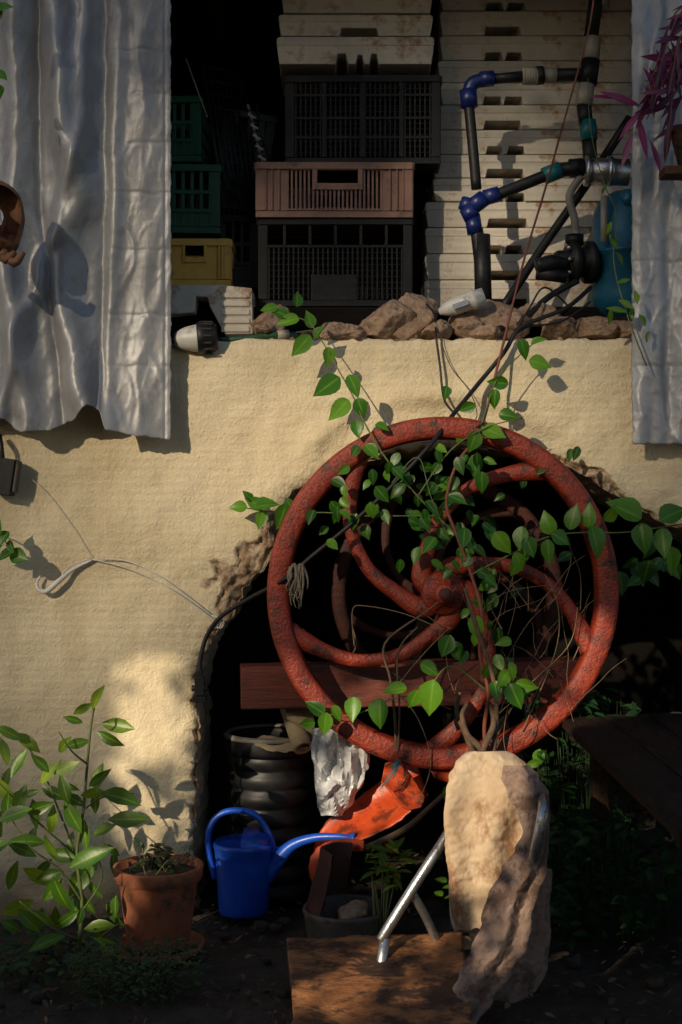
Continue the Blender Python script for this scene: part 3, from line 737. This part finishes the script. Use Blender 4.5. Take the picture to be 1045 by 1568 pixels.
# ---------------------------------------------------------------- chair frame
g=MB()
g.tube([P(583,1440,-.86),P(600,1412,-.86),P(625,1372,-.85),P(655,1325,-.84),P(690,1270,-.8),P(712,1215,-.76),P(730,1185,-.72),P(770,1178,-.7),P(800,1188,-.7),P(822,1205,-.80),P(832,1232,-.99),P(826,1275,-1.03),P(816,1322,-.99),P(812,1350,-.88)],.0165,14,0,5)
g.tube([P(630,1366,-.84),P(650,1400,-.80),P(668,1440,-.76),P(672,1470,-.74)],.014,12,0,5)
g.tube([P(812,1350,-.88),P(814,1420,-.80),V((P(808,1480,-.8).x,-.76,.0))],.0165,14,0,4)
g.tube([V((P(590,1440,-.86).x,-.86,P(0,1436,-.86).z)),V((P(575,1440,-.86).x,-.87,0.0))],.0165,12,0,1)
g.tube([P(690,1270,-.78),V((P(700,1480,-.62).x,-.6,0))],.014,12,0,1)
g.tube([P(810,1290,-.76),V((P(820,1480,-.6).x,-.58,0))],.014,12,0,1)
g.obj('metal_chair_frame',['chrome'])
# ---------------------------------------------------------------- foreground board
g=MB()
A=P(440,1454,-.72);B=P(708,1441,-.72);C=P(728,1620,-1.3);D=P(456,1620,-1.3)
gr=[]
for i in range(51):
    t=i/50; row=[]
    for j in range(81):
        s=j/80; p=(A*(1-s)+B*s)*(1-t)+(D*(1-s)+C*s)*t
        e=(.014*nz(s*9,0,0)+.008*nz(s*40,0,3)) if i==0 else 0
        ex=(.010*nz(t*7,0,1)+.004*nz(t*30,0,1)) if j==0 else 0
        row.append(p+V((ex,e,.006*nz(p.x*9,p.y*9,0)+.004*nz(p.x*7,p.y*50,0))))
    gr.append(row)
g.sheet(gr); g.obj('wooden_board',['board'],0,.035)
g=MB(); g.rock(P(560,1470,-.68)-V((0,-.02,.06)),(.16,.08,.05),0,.4); g.obj('support_stone',['darkstone'])
# ---------------------------------------------------------------- table at right
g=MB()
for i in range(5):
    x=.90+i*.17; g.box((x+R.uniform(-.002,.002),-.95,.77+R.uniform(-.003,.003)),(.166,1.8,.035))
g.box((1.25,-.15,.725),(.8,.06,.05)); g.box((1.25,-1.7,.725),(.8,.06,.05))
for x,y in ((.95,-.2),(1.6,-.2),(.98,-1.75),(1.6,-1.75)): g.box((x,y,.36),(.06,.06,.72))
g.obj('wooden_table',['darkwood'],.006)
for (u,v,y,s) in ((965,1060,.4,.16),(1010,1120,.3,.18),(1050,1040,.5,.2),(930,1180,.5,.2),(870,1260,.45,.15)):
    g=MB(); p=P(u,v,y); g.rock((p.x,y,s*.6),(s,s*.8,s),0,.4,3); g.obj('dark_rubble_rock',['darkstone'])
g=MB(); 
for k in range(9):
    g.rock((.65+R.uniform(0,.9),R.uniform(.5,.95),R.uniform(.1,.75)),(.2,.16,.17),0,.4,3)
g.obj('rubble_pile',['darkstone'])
# ---------------------------------------------------------------- vine
g=MB()
def randn(): return V((R.uniform(-.6,.6),-1,R.uniform(-.1,.9)))
def vl(u,v,px,y=None,ang=None,m=0,shape=0,wr=.66,r=None,jit=1):
    if y is None: y=R.uniform(-.34,-.22)
    if ang is None: ang=R.choice([-90,-70,-110,-40,-140,-150,-30])+R.uniform(-20,20)
    a=math.radians(ang); L=S(px,y)*R.uniform(.92,1.12)
    d=V((math.cos(a),R.uniform(-.5,.1),math.sin(a))); c=P(u,v,y)-d.normalized()*L*.5
    g.leaf(c,d,randn(),L,L*wr*R.uniform(.82,1.1),R.uniform(.1,.55),R.uniform(.05,.55),m,shape,r)
    return c
def stem(pl,r0,r1=None,m=1,yj=.0,n=8):
    r1=r0 if r1 is None else r1; k=len(pl)
    g.tube([P(*p) for p in pl],[r0+(r1-r0)*i/(k-1) for i in range(k)],n,m,6)
stem([(752,1190,-.25),(742,1120,-.24),(748,1060,-.27),(735,1000,-.26),(738,940,-.3),(722,880,-.28),(700,820,-.27),(684,770,-.26),(700,710,-.25),(735,660,-.2),(760,570,-.1),(782,480,-.05),(805,390,-.04),(835,290,-.05),(860,200,-.1),(885,110,-.12),(905,30,-.14),(915,-60,-.15)],.008,.003,2)
stem([(752,1190,-.25),(760,1100,-.27),(756,1040,-.3),(730,960,-.3),(712,900,-.3)],.011,.006)
stem([(740,1190,-.2),(712,1120,-.22),(700,1090,-.2),(705,1060,-.2)],.013,.006)
stem([(608,1175,-.18),(605,1100,-.2),(598,1040,-.24),(590,985,-.24),(655,935,-.22),(700,900,-.24)],.006,.003)
stem([(608,1175,-.18),(612,1090,-.22),(610,1000,-.26),(640,960,-.26)],.004,.003)
stem([(700,820,-.27),(640,760,-.26),(590,700,-.24),(560,650,-.22),(540,605,-.2),(515,560,-.16),(492,520,-.12),(470,492,-.1),(425,478,-.08)],.0035,.002,3)
stem([(735,660,-.2),(750,610,-.17),(765,575,-.16),(795,545,-.14),(822,522,-.14)],.003,.002,3)
stem([(722,880,-.28),(780,850,-.28),(840,822,-.3),(900,815,-.3),(960,815,-.32),(1060,800,-.34)],.0035,.0025,3)
stem([(690,790,-.26),(620,790,-.25),(560,790,-.24),(500,785,-.2),(430,785,-.12),(360,775,-.08)],.003,.002,3)
stem([(748,1060,-.27),(690,1020,-.28),(650,1060,-.32),(600,1070,-.3),(540,1095,-.28),(478,1090,-.26)],.003,.002,3)
stem([(640,760,-.26),(690,690,-.26),(745,655,-.24),(800,640,-.2)],.003,.002,3)
stem([(600,740,-.26),(640,700,-.28),(660,760,-.3),(690,830,-.3)],.002,.0015,3)
L1=[(412,472,26,-.09,200),(428,478,34,-.09,160),(456,457,24,-.09,70),(440,492,34,-.1,190),(474,488,28,-.1,100),(488,507,26,-.12,60),(461,530,42,-.14,215),(503,547,30,-.15,-80),(500,592,48,-.18,215),(543,590,40,-.2,-60),(519,628,44,-.2,215),(553,625,32,-.22,-70),(548,657,32,-.22,-100),(570,692,30,-.24,-60),(586,655,24,-.22,-20),
(803,536,36,-.15,-60),(829,556,36,-.15,-20),(826,521,26,-.15,30),(762,586,34,-.16,170),(757,612,30,-.17,-95),(780,636,34,-.2,-20),(725,677,40,-.25,-100),(757,662,38,-.24,-10),(728,715,42,-.27,-95),(738,740,36,-.27,-80),
(770,832,38,-.32,-70),(797,825,36,-.32,-100),(838,800,42,-.33,100),(840,846,42,-.33,-85),(878,790,42,-.33,85),(902,788,42,-.33,100),(915,830,50,-.34,-80),(955,780,56,-.34,150),(938,785,36,-.34,60),(985,826,52,-.35,-80),(1032,785,44,-.35,40),(1016,832,48,-.35,-95),(796,862,34,-.33,-70),(812,838,34,-.33,-80),(860,825,34,-.34,-20),(1030,860,44,-.3,-60),
(730,962,40,-.3,-85),(683,990,36,-.31,-100),(660,1070,58,-.36,-85),(633,1072,34,-.34,-100),(604,1055,38,-.33,180),(790,1067,42,-.34,-70),(771,1040,36,-.33,-120),(808,1050,34,-.33,-20),(760,1058,30,-.32,-80),(700,1002,26,-.3,-60),(660,1025,34,-.31,-20),(786,1030,30,-.32,-60),(745,1030,28,-.3,-110),(765,1015,26,-.3,-80),
(482,1083,34,-.28,150),(498,1110,38,-.3,-90),(516,1093,30,-.29,-60),(541,1087,36,-.3,-100),(581,1094,44,-.31,-85),(470,1108,26,-.28,190),
(364,776,30,-.1,190),(390,770,36,-.1,150),(410,772,38,-.12,20),(432,792,40,-.14,-100),(400,796,30,-.1,-90),(380,758,22,-.1,130),(445,775,26,-.16,-70),
(825,1162,30,-.2,-100),(815,1170,26,-.2,200),(833,1158,22,-.2,-20),(684,1215,24,-.5,-110)]
for q in L1: vl(q[0],q[1],q[2]*1.03,q[3],q[4]+R.uniform(-15,15),r=R.uniform(.45,1))
def cluster(cu,cv,su,sv,n,p0,p1,y0=-.32,y1=-.18,rm=1):
    for i in range(n):
        u=R.gauss(cu,su); v=R.gauss(cv,sv); vl(u,v,R.uniform(p0,p1),R.uniform(y0,y1),r=R.random()*rm)
cluster(640,765,36,36,22,20,32); cluster(590,715,26,20,9,20,30); cluster(705,760,26,48,18,22,34)
cluster(565,780,22,22,7,20,30); cluster(690,845,30,25,11,20,32); cluster(735,895,22,28,10,20,30)
cluster(500,790,20,16,7,20,30); cluster(740,960,22,32,8,18,30); cluster(800,850,28,20,5,24,32)
cluster(780,1040,26,20,6,20,28); cluster(820,720,32,18,6,20,30,-.2,-.05,.4); cluster(990,870,30,22,12,26,40,-.2,.1,.4); cluster(690,700,28,12,5,20,30)
cluster(680,800,60,60,14,18,30,-.12,.16,.3)
g.obj('climbing_vine',['leaf','bark','redstem','greenstem'])
g=MB()
for i in range(50):
    u=R.uniform(680,890); v=R.uniform(920,1160); a=R.uniform(.6,2.4); L=R.uniform(40,150); y=R.uniform(-.26,-.1)
    pl=[(u,v,y)]
    for k in range(4): 
        a+=R.uniform(-.35,.35); u+=math.cos(a)*L/4; v-=math.sin(a)*L/4; y+=R.uniform(-.02,.02); pl.append((u,v,y))
    stem(pl,R.uniform(.0010,.0024),.0006,0,n=5)
for pl in ([(543,990,-.24),(540,935,-.26),(560,928,-.26),(620,940,-.26),(680,965,-.28)],[(600,1060,-.2),(650,1000,-.22),(690,960,-.25)],[(640,1230,-.15),(660,1170,-.2),(640,1100,-.22),(600,1050,-.22)],[(540,960,-.22),(546,985,-.23),(541,1000,-.22)],[(800,1120,-.2),(850,1000,-.2),(855,930,-.2),(835,880,-.22)],[(760,1130,-.2),(800,1060,-.22),(870,990,-.2),(885,930,-.2)]):
    stem(pl,.0025,.0015,0,n=6)
g.obj('dry_twigs',['twig'])
g=MB()
for (pl) in ([(745,1195,-.3),(738,1150,-.3),(716,1125,-.3),(708,1095,-.28),(716,1078,-.26)],[(738,1150,-.3),(756,1110,-.28),(750,1075,-.26)],[(560,1300,-.12),(620,1270,-.15),(660,1235,-.2),(735,1165,-.28)]):
    stem(pl,.015,.007,0,n=10)
g.obj('gnarled_vine_root',['bark'])
g=MB()
stem([(990,560,-.2),(960,480,-.2),(940,400,-.12),(945,330,-.1),(925,280,-.1),(905,200,-.1),(900,120,-.1)],.003,.0015,1,n=6)
for (u,v,px) in ((940,370,28),(950,395,26),(932,350,22),(945,475,34),(960,465,28),(935,485,26),(975,455,26),(955,430,22),(985,490,24),(992,515,20),(968,480,26),(925,290,20)): vl(u,v,px,R.uniform(-.24,-.14),None,0,1,.4)
g.obj('tendril_plant',['lemon','greenstem'])
g=MB()
for k in range(7):
    u0=1060+R.uniform(-15,30); v0=R.uniform(-30,120); u1=R.uniform(940,1030); v1=v0+R.uniform(50,150)
    y=R.uniform(-.42,-.26)
    stem([(u0,v0,y),((u0+u1)/2,v0+10,y-.02),(u1,v1,y-.03)],.004,.002,1,n=6)
    for i in range(13):
        t=R.random(); u=u0+(u1-u0)*t; v=v0+(v1-v0)*t*t+R.uniform(-10,10)
        vl(u,v,R.uniform(36,66),y+R.uniform(-.05,.05),R.uniform(180,300),0,1,.18,R.random()**1.3)
for q in ((950,150,70,165),(985,170,60,-110),(985,210,75,-80),(965,190,60,-130),(1005,240,60,-70),(960,230,60,-110),(925,148,50,175)): vl(q[0],q[1],q[2],-.3,q[3],0,1,.16,.9)
g.obj('purple_leaf_plant',['purple','redstem'])
g=MB(); g.box(P(1035,265,-.28),(.1,.1,.03)); g.lathe([(.0,0),(.05,0),(.08,.12),(.085,.14),(.07,.14),(0,.13)],P(1062,258,-.3),(0,0,1),24); g.box(P(1062,285,-.2)+V((0,.03,-.02)),(.03,.34,.02)); g.box(P(1062,300,-.12)+V((0,.1,0)),(.03,.03,.14))
g.obj('hanging_plant_pot',['wood'],.003)
g=MB()
stem([(-40,800,-.1),(-5,815,-.12),(20,845,-.14)],.003,.002,1)
for q in ((5,825,30,-120),(10,850,34,-150),(30,852,32,-20),(-2,808,26,80),(18,838,28,-60),(-12,840,34,200)): vl(q[0],q[1],q[2],-.14,q[3])
for q in ((2,115,30,-40),(-5,20,36,60),(6,12,30,20),(0,140,24,-80)): vl(q[0],q[1],q[2],-.42,q[3])
g.obj('ivy_sprig',['leaf','greenstem'])
# ---------------------------------------------------------------- citrus plant
g=MB(); y=-.55
stem([(118,1500,y),(122,1440,y),(126,1380,y),(118,1310,y),(128,1240,y),(134,1170,y),(140,1110,y),(148,1065,y)],.008,.003,1)
brs=[[(126,1380,y),(90,1330,y-.05),(50,1300,y-.08),(15,1250,y-.1)],[(118,1310,y),(90,1240,y+.03),(70,1190,y+.05),(40,1140,y+.04),(10,1120,y+.04)],[(128,1240,y),(160,1220,y-.03),(205,1215,y-.05)],
[(122,1440,y),(80,1420,y-.05),(30,1380,y-.08)],[(122,1400,y),(155,1350,y-.06),(150,1310,y-.07)],[(134,1170,y),(110,1150,y-.05),(90,1120,y-.06)],[(120,1470,y),(160,1430,y-.1),(190,1410,y-.1)],[(118,1310,y),(60,1260,y-.02),(0,1200,y),(-40,1160,y)]]
for b_ in brs: stem(b_,.004,.002,1,n=6)
LL=[(149,1068,44,75),(126,1086,40,200),(182,1112,56,5),(168,1132,46,-30),(118,1138,44,190),(112,1102,34,150),(42,1135,56,140),(14,1122,50,150),(74,1182,50,60),(62,1168,44,130),(152,1192,46,40),(186,1220,64,-15),(196,1254,72,0),(100,1176,48,200),(112,1252,60,-60),(58,1238,56,200),(20,1246,60,190),(40,1287,60,170),(138,1312,74,30),(124,1345,72,-120),(60,1342,66,150),(92,1372,60,-60),(152,1418,54,15),(70,1442,64,180),(25,1392,56,200),(168,1452,60,-40),(118,1385,50,-100),(150,1190,50,80),(8,1150,44,90),(6,1210,50,-50),(30,1225,46,60),(80,1255,44,90),(96,1310,50,170),(160,1270,46,20),(78,1300,50,-80),(130,1280,50,-80),(100,1140,36,60),(140,1215,36,200),(45,1410,50,-30),(100,1410,54,-140),(-10,1300,60,20),(20,1340,50,60),(110,1225,40,120)]
for q in LL: vl(q[0],q[1],q[2]*1.0,y+R.uniform(-.14,.1),q[3]+R.uniform(-12,12),0,1,.40,R.uniform(.3,1))
for i in range(40): vl(R.uniform(-20,180),R.uniform(1160,1440),R.uniform(30,54),y+R.uniform(-.05,.25),None,0,1,.42,R.uniform(0,.6))
g.obj('citrus_sapling',['lemon','greenstem'])
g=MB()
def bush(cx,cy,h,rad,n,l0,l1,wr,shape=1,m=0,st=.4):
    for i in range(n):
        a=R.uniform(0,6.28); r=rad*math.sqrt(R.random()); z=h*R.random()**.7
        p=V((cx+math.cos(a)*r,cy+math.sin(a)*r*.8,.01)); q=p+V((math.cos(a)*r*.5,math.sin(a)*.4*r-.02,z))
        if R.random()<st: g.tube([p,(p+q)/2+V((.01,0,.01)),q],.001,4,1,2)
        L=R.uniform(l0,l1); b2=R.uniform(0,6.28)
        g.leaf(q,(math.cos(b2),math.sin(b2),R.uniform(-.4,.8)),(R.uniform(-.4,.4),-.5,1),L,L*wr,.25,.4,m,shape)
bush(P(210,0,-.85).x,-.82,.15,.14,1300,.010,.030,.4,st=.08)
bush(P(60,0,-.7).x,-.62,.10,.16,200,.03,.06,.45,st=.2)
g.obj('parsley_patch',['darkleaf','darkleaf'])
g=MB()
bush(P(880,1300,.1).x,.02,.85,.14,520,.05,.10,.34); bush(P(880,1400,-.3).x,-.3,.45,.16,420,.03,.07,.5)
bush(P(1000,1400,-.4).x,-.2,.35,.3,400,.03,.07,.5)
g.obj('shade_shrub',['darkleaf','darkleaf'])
g=MB()
for i in range(60):
    a=R.uniform(0,6.28); L=R.uniform(.04,.09); g.leaf(V((P(590,0,-.42).x+R.uniform(-.05,.05),-.42+R.uniform(-.05,.05),R.uniform(.25,.38))),(math.cos(a),math.sin(a)-.3,R.uniform(-.2,.8)),(0,-.5,1),L,L*.25,.2,.6,0,1)
for i in range(10): g.tube([(P(585,0,-.4).x+R.uniform(-.03,.03),-.4,0),(P(590,0,-.42).x+R.uniform(-.05,.05),-.42,R.uniform(.2,.35))],.003,5,1,1)
for i in range(16):
    a=R.uniform(0,6.28); g.leaf(V((P(700,0,-.6).x+R.uniform(-.05,.05),-.6,R.uniform(.15,.4))),(math.cos(a),math.sin(a),.3),(0,-.6,1),.05,.03,.2,.4,0)
g.tube([(P(700,0,-.6).x,-.6,0),(P(698,0,-.6).x,-.6,.4)],.003,5,1,1)
g.obj('weed_clump',['lemon','greenstem'])
g=MB()
for k in range(26):
    u=455+R.uniform(-11,11); v0=866+R.uniform(-4,4); L=R.uniform(25,68); yy=-.235+R.uniform(-.02,.01)
    pl=[(u,v0,yy),(u+R.uniform(-5,5),v0+L*.4,yy-.01),(u+R.uniform(-7,7),v0+L*.8,yy-.008),(u+R.uniform(-7,5),v0+L,yy)]
    stem(pl,.006,.0015,0,n=5)
g.obj('frayed_rag',['ragm'])
g=MB()
for k in range(5): g.tube([P(600,1172+k*2,-.2),P(612,1168+R.uniform(-4,4),-.22),P(600+R.uniform(-20,25),1195+R.uniform(-5,12),-.22)],.002,6,0,4)
g.obj('blue_twine',['teal'])
# ---------------------------------------------------------------- added sun blockers, unseen behind the viewpoint: slats and leaf clumps
d=V((.50,.78,-.36)).normalized()
gaps=[  # openings left in the blockers where sun patches should land
 (P(232,1085,0),.13,.18,.08),(P(185,1215,0),.05,.10,.15),
 (P(735,1245,-.9),.15,.23,.0),(P(775,1400,-.98),.09,.16,.25),
 (P(575,1225,-.05),.19,.14,.0),(P(590,1040,-.1),.09,.11,.1),(P(492,1075,-.1),.07,.11,.1),(P(560,1135,-.1),.16,.07,.1),
 (P(800,1115,-.19),.27,.13,.04),(P(912,1020,-.19),.10,.16,.02),(P(690,1165,-.19),.12,.05,.1),
 (P(130,1330,-.58),.18,.16,.08),(P(145,1130,-.58),.15,.13,.15),(P(40,1240,-.58),.12,.14,.25),
 (P(620,1370,-.87),.13,.12,.15),(P(470,1285,-.03),.15,.06,.1),(P(560,1500,-1.0),.27,.10,.3),
 (P(655,1070,-.34),.08,.08,.05),(P(515,1180,0),.06,.06,.2)]
HY=-6.3
def blob(x,z,cx,cz,sx,sz,A): return A*np.exp(-((x-cx)/sx)**2-((z-cz)/sz)**2)
def Tmap(X,Z):  # share of sun the added slats let through to each area
    T=.03+blob(X,Z,-.15,1.82,1.0,.58,.66)+blob(X,Z,.75,1.92,.5,.42,.24)+blob(X,Z,.33,2.95,.30,.45,.50)+blob(X,Z,-.7,2.70,.35,.40,.18)+blob(X,Z,-.95,1.05,.55,.5,.30)+blob(X,Z,-1.15,2.9,.35,.9,.08)+blob(X,Z,1.3,2.5,.25,.7,.06)+blob(X,Z,.4,1.0,.6,.3,.12)
    return np.clip(T,.02,.8)
def ingap(hx,hy,hz):
    res=np.zeros(np.shape(hx),bool); pks=np.zeros(np.shape(hx))
    for (T,a,b_,pk) in gaps:
        s=(T.y-hy)/d.y; X=hx+d.x*s; Z=hz+d.z*s
        ins=((X-T.x)/(a+.03))**2+((Z-T.z)/(b_+.03))**2<1
        pks=np.where(ins&~res,pk,pks); res|=ins
    return res,pks
cell=.032; seg=.06
zs=np.arange(.05,7.6,cell); xe=np.arange(-8.5,1.25,seg)
XX,ZZ=np.meshgrid(xe,zs); s0=-HY/d.y
T0=Tmap(XX+d.x*s0,ZZ+d.z*s0); hh=np.minimum((1-T0),.985)*cell/2
gp,_=ingap((XX[:,:-1]+XX[:,1:])/2,np.full(XX[:,:-1].shape,HY),ZZ[:,:-1])
nr,ncx=XX.shape
vt=np.stack([XX,np.full(XX.shape,HY),ZZ+hh],-1).reshape(-1,3); vbm=np.stack([XX,np.full(XX.shape,HY),ZZ-hh],-1).reshape(-1,3)
n0=len(vt); ii,jj=np.nonzero(~gp); a0=ii*ncx+jj
fc=np.stack([a0,a0+1,a0+1+n0,a0+n0],1)
me=bpy.data.meshes.new('screen'); me.from_pydata(np.concatenate([vt,vbm]).tolist(),[],fc.tolist()); me.materials.append(M['mask_slats'])
scr=bpy.data.objects.new('sun_mask_screen',me); scene.collection.objects.link(scr)  # added unseen; slat widths shaped to set how much sun passes
g=MB()
for i in range(9): g.tube([(-8.5+i*1.2,HY+.05,0),(-8.5+i*1.2,HY+.05,.6)],.03,8,0,1)
po=g.obj('sun_mask_posts',['bark']); po.parent=scr  # posts made up to carry the added sun blocker
rs=np.random.RandomState(3)
N=42000
hx=rs.uniform(-8.5,1.2,N); hz=rs.uniform(.1,7.6,N); hy=HY-.15+rs.uniform(-.25,.1,N)
gp,pk=ingap(hx,hy,hz); s=-hy/d.y; TT=Tmap(hx+d.x*s,hz+d.z*s)
keep=np.where(gp,rs.uniform(0,1,N)<pk*1.4,(TT<.10)&(rs.uniform(0,1,N)<.35))
hx,hy,hz=hx[keep],hy[keep],hz[keep]; N=len(hx)
a1=rs.normal(size=(N,3)); a1/=np.linalg.norm(a1,axis=1)[:,None]; a2=rs.normal(size=(N,3)); a2-= (a1*a2).sum(1)[:,None]*a1; a2/=np.linalg.norm(a2,axis=1)[:,None]
Ls=rs.uniform(.06,.10,N)[:,None]; c=np.stack([hx,hy,hz],1)
vs=np.stack([c-a1*Ls,c-a2*Ls*.5,c+a1*Ls,c+a2*Ls*.5],1).reshape(-1,3)
me=bpy.data.meshes.new('leaf_mask'); me.from_pydata(vs.tolist(),[],np.arange(N*4).reshape(-1,4).tolist()); me.materials.append(M['leaf_mask'])
at=me.attributes.new('rnd','FLOAT','POINT'); at.data.foreach_set('value',np.repeat(rs.uniform(0,1,N),4)); at=me.attributes.new('mid','FLOAT','POINT'); at.data.foreach_set('value',np.ones(N*4))
ob=bpy.data.objects.new('sun_mask_leaves',me); scene.collection.objects.link(ob)  # leaves added unseen to hold back sun and dapple the patches
g=MB()
for i in range(12): 
    x=-8+i*.8; g.tube([(x,HY-.3,0),(x+.1,HY-.3,2),(x-.1,HY-.35,2.4+R.uniform(0,.3))],[.06,.05,.02],8,0,3)
tr=g.obj('sun_mask_trunks',['bark']); tr.parent=ob  # trunks made up for the added leaves, also out of view
# ---------------------------------------------------------------- light
w=bpy.data.worlds.new("World"); scene.world=w; w.use_nodes=True; nt=w.node_tree
sky=nt.nodes.new('ShaderNodeTexSky'); sky.sky_type='NISHITA'; sky.sun_disc=False
sd=-d; el=math.asin(sd.z); sky.sun_elevation=el; sky.sun_rotation=math.atan2(sd.x,sd.y)
bg=nt.nodes['Background']; nt.links.new(sky.outputs[0],bg.inputs[0]); bg.inputs[1].default_value=.12
sl=bpy.data.lights.new('sun','SUN'); sl.energy=5.0; sl.angle=math.radians(.5); sl.color=(1,.84,.60)
so=bpy.data.objects.new('sun',sl); so.rotation_euler=d.to_track_quat('-Z','Y').to_euler(); so.location=(-5,-8,6); scene.collection.objects.link(so)
scene.view_settings.view_transform='Standard'; scene.view_settings.look='None'; scene.view_settings.exposure=0
cam=bpy.data.cameras.new('camera'); cam.sensor_fit='VERTICAL'; cam.sensor_height=36; cam.lens=36*F/1568; cam.clip_end=300
co=bpy.data.objects.new('camera',cam); co.location=(0,CY,CZ); co.rotation_euler=(math.pi/2,0,0); scene.collection.objects.link(co); scene.camera=co
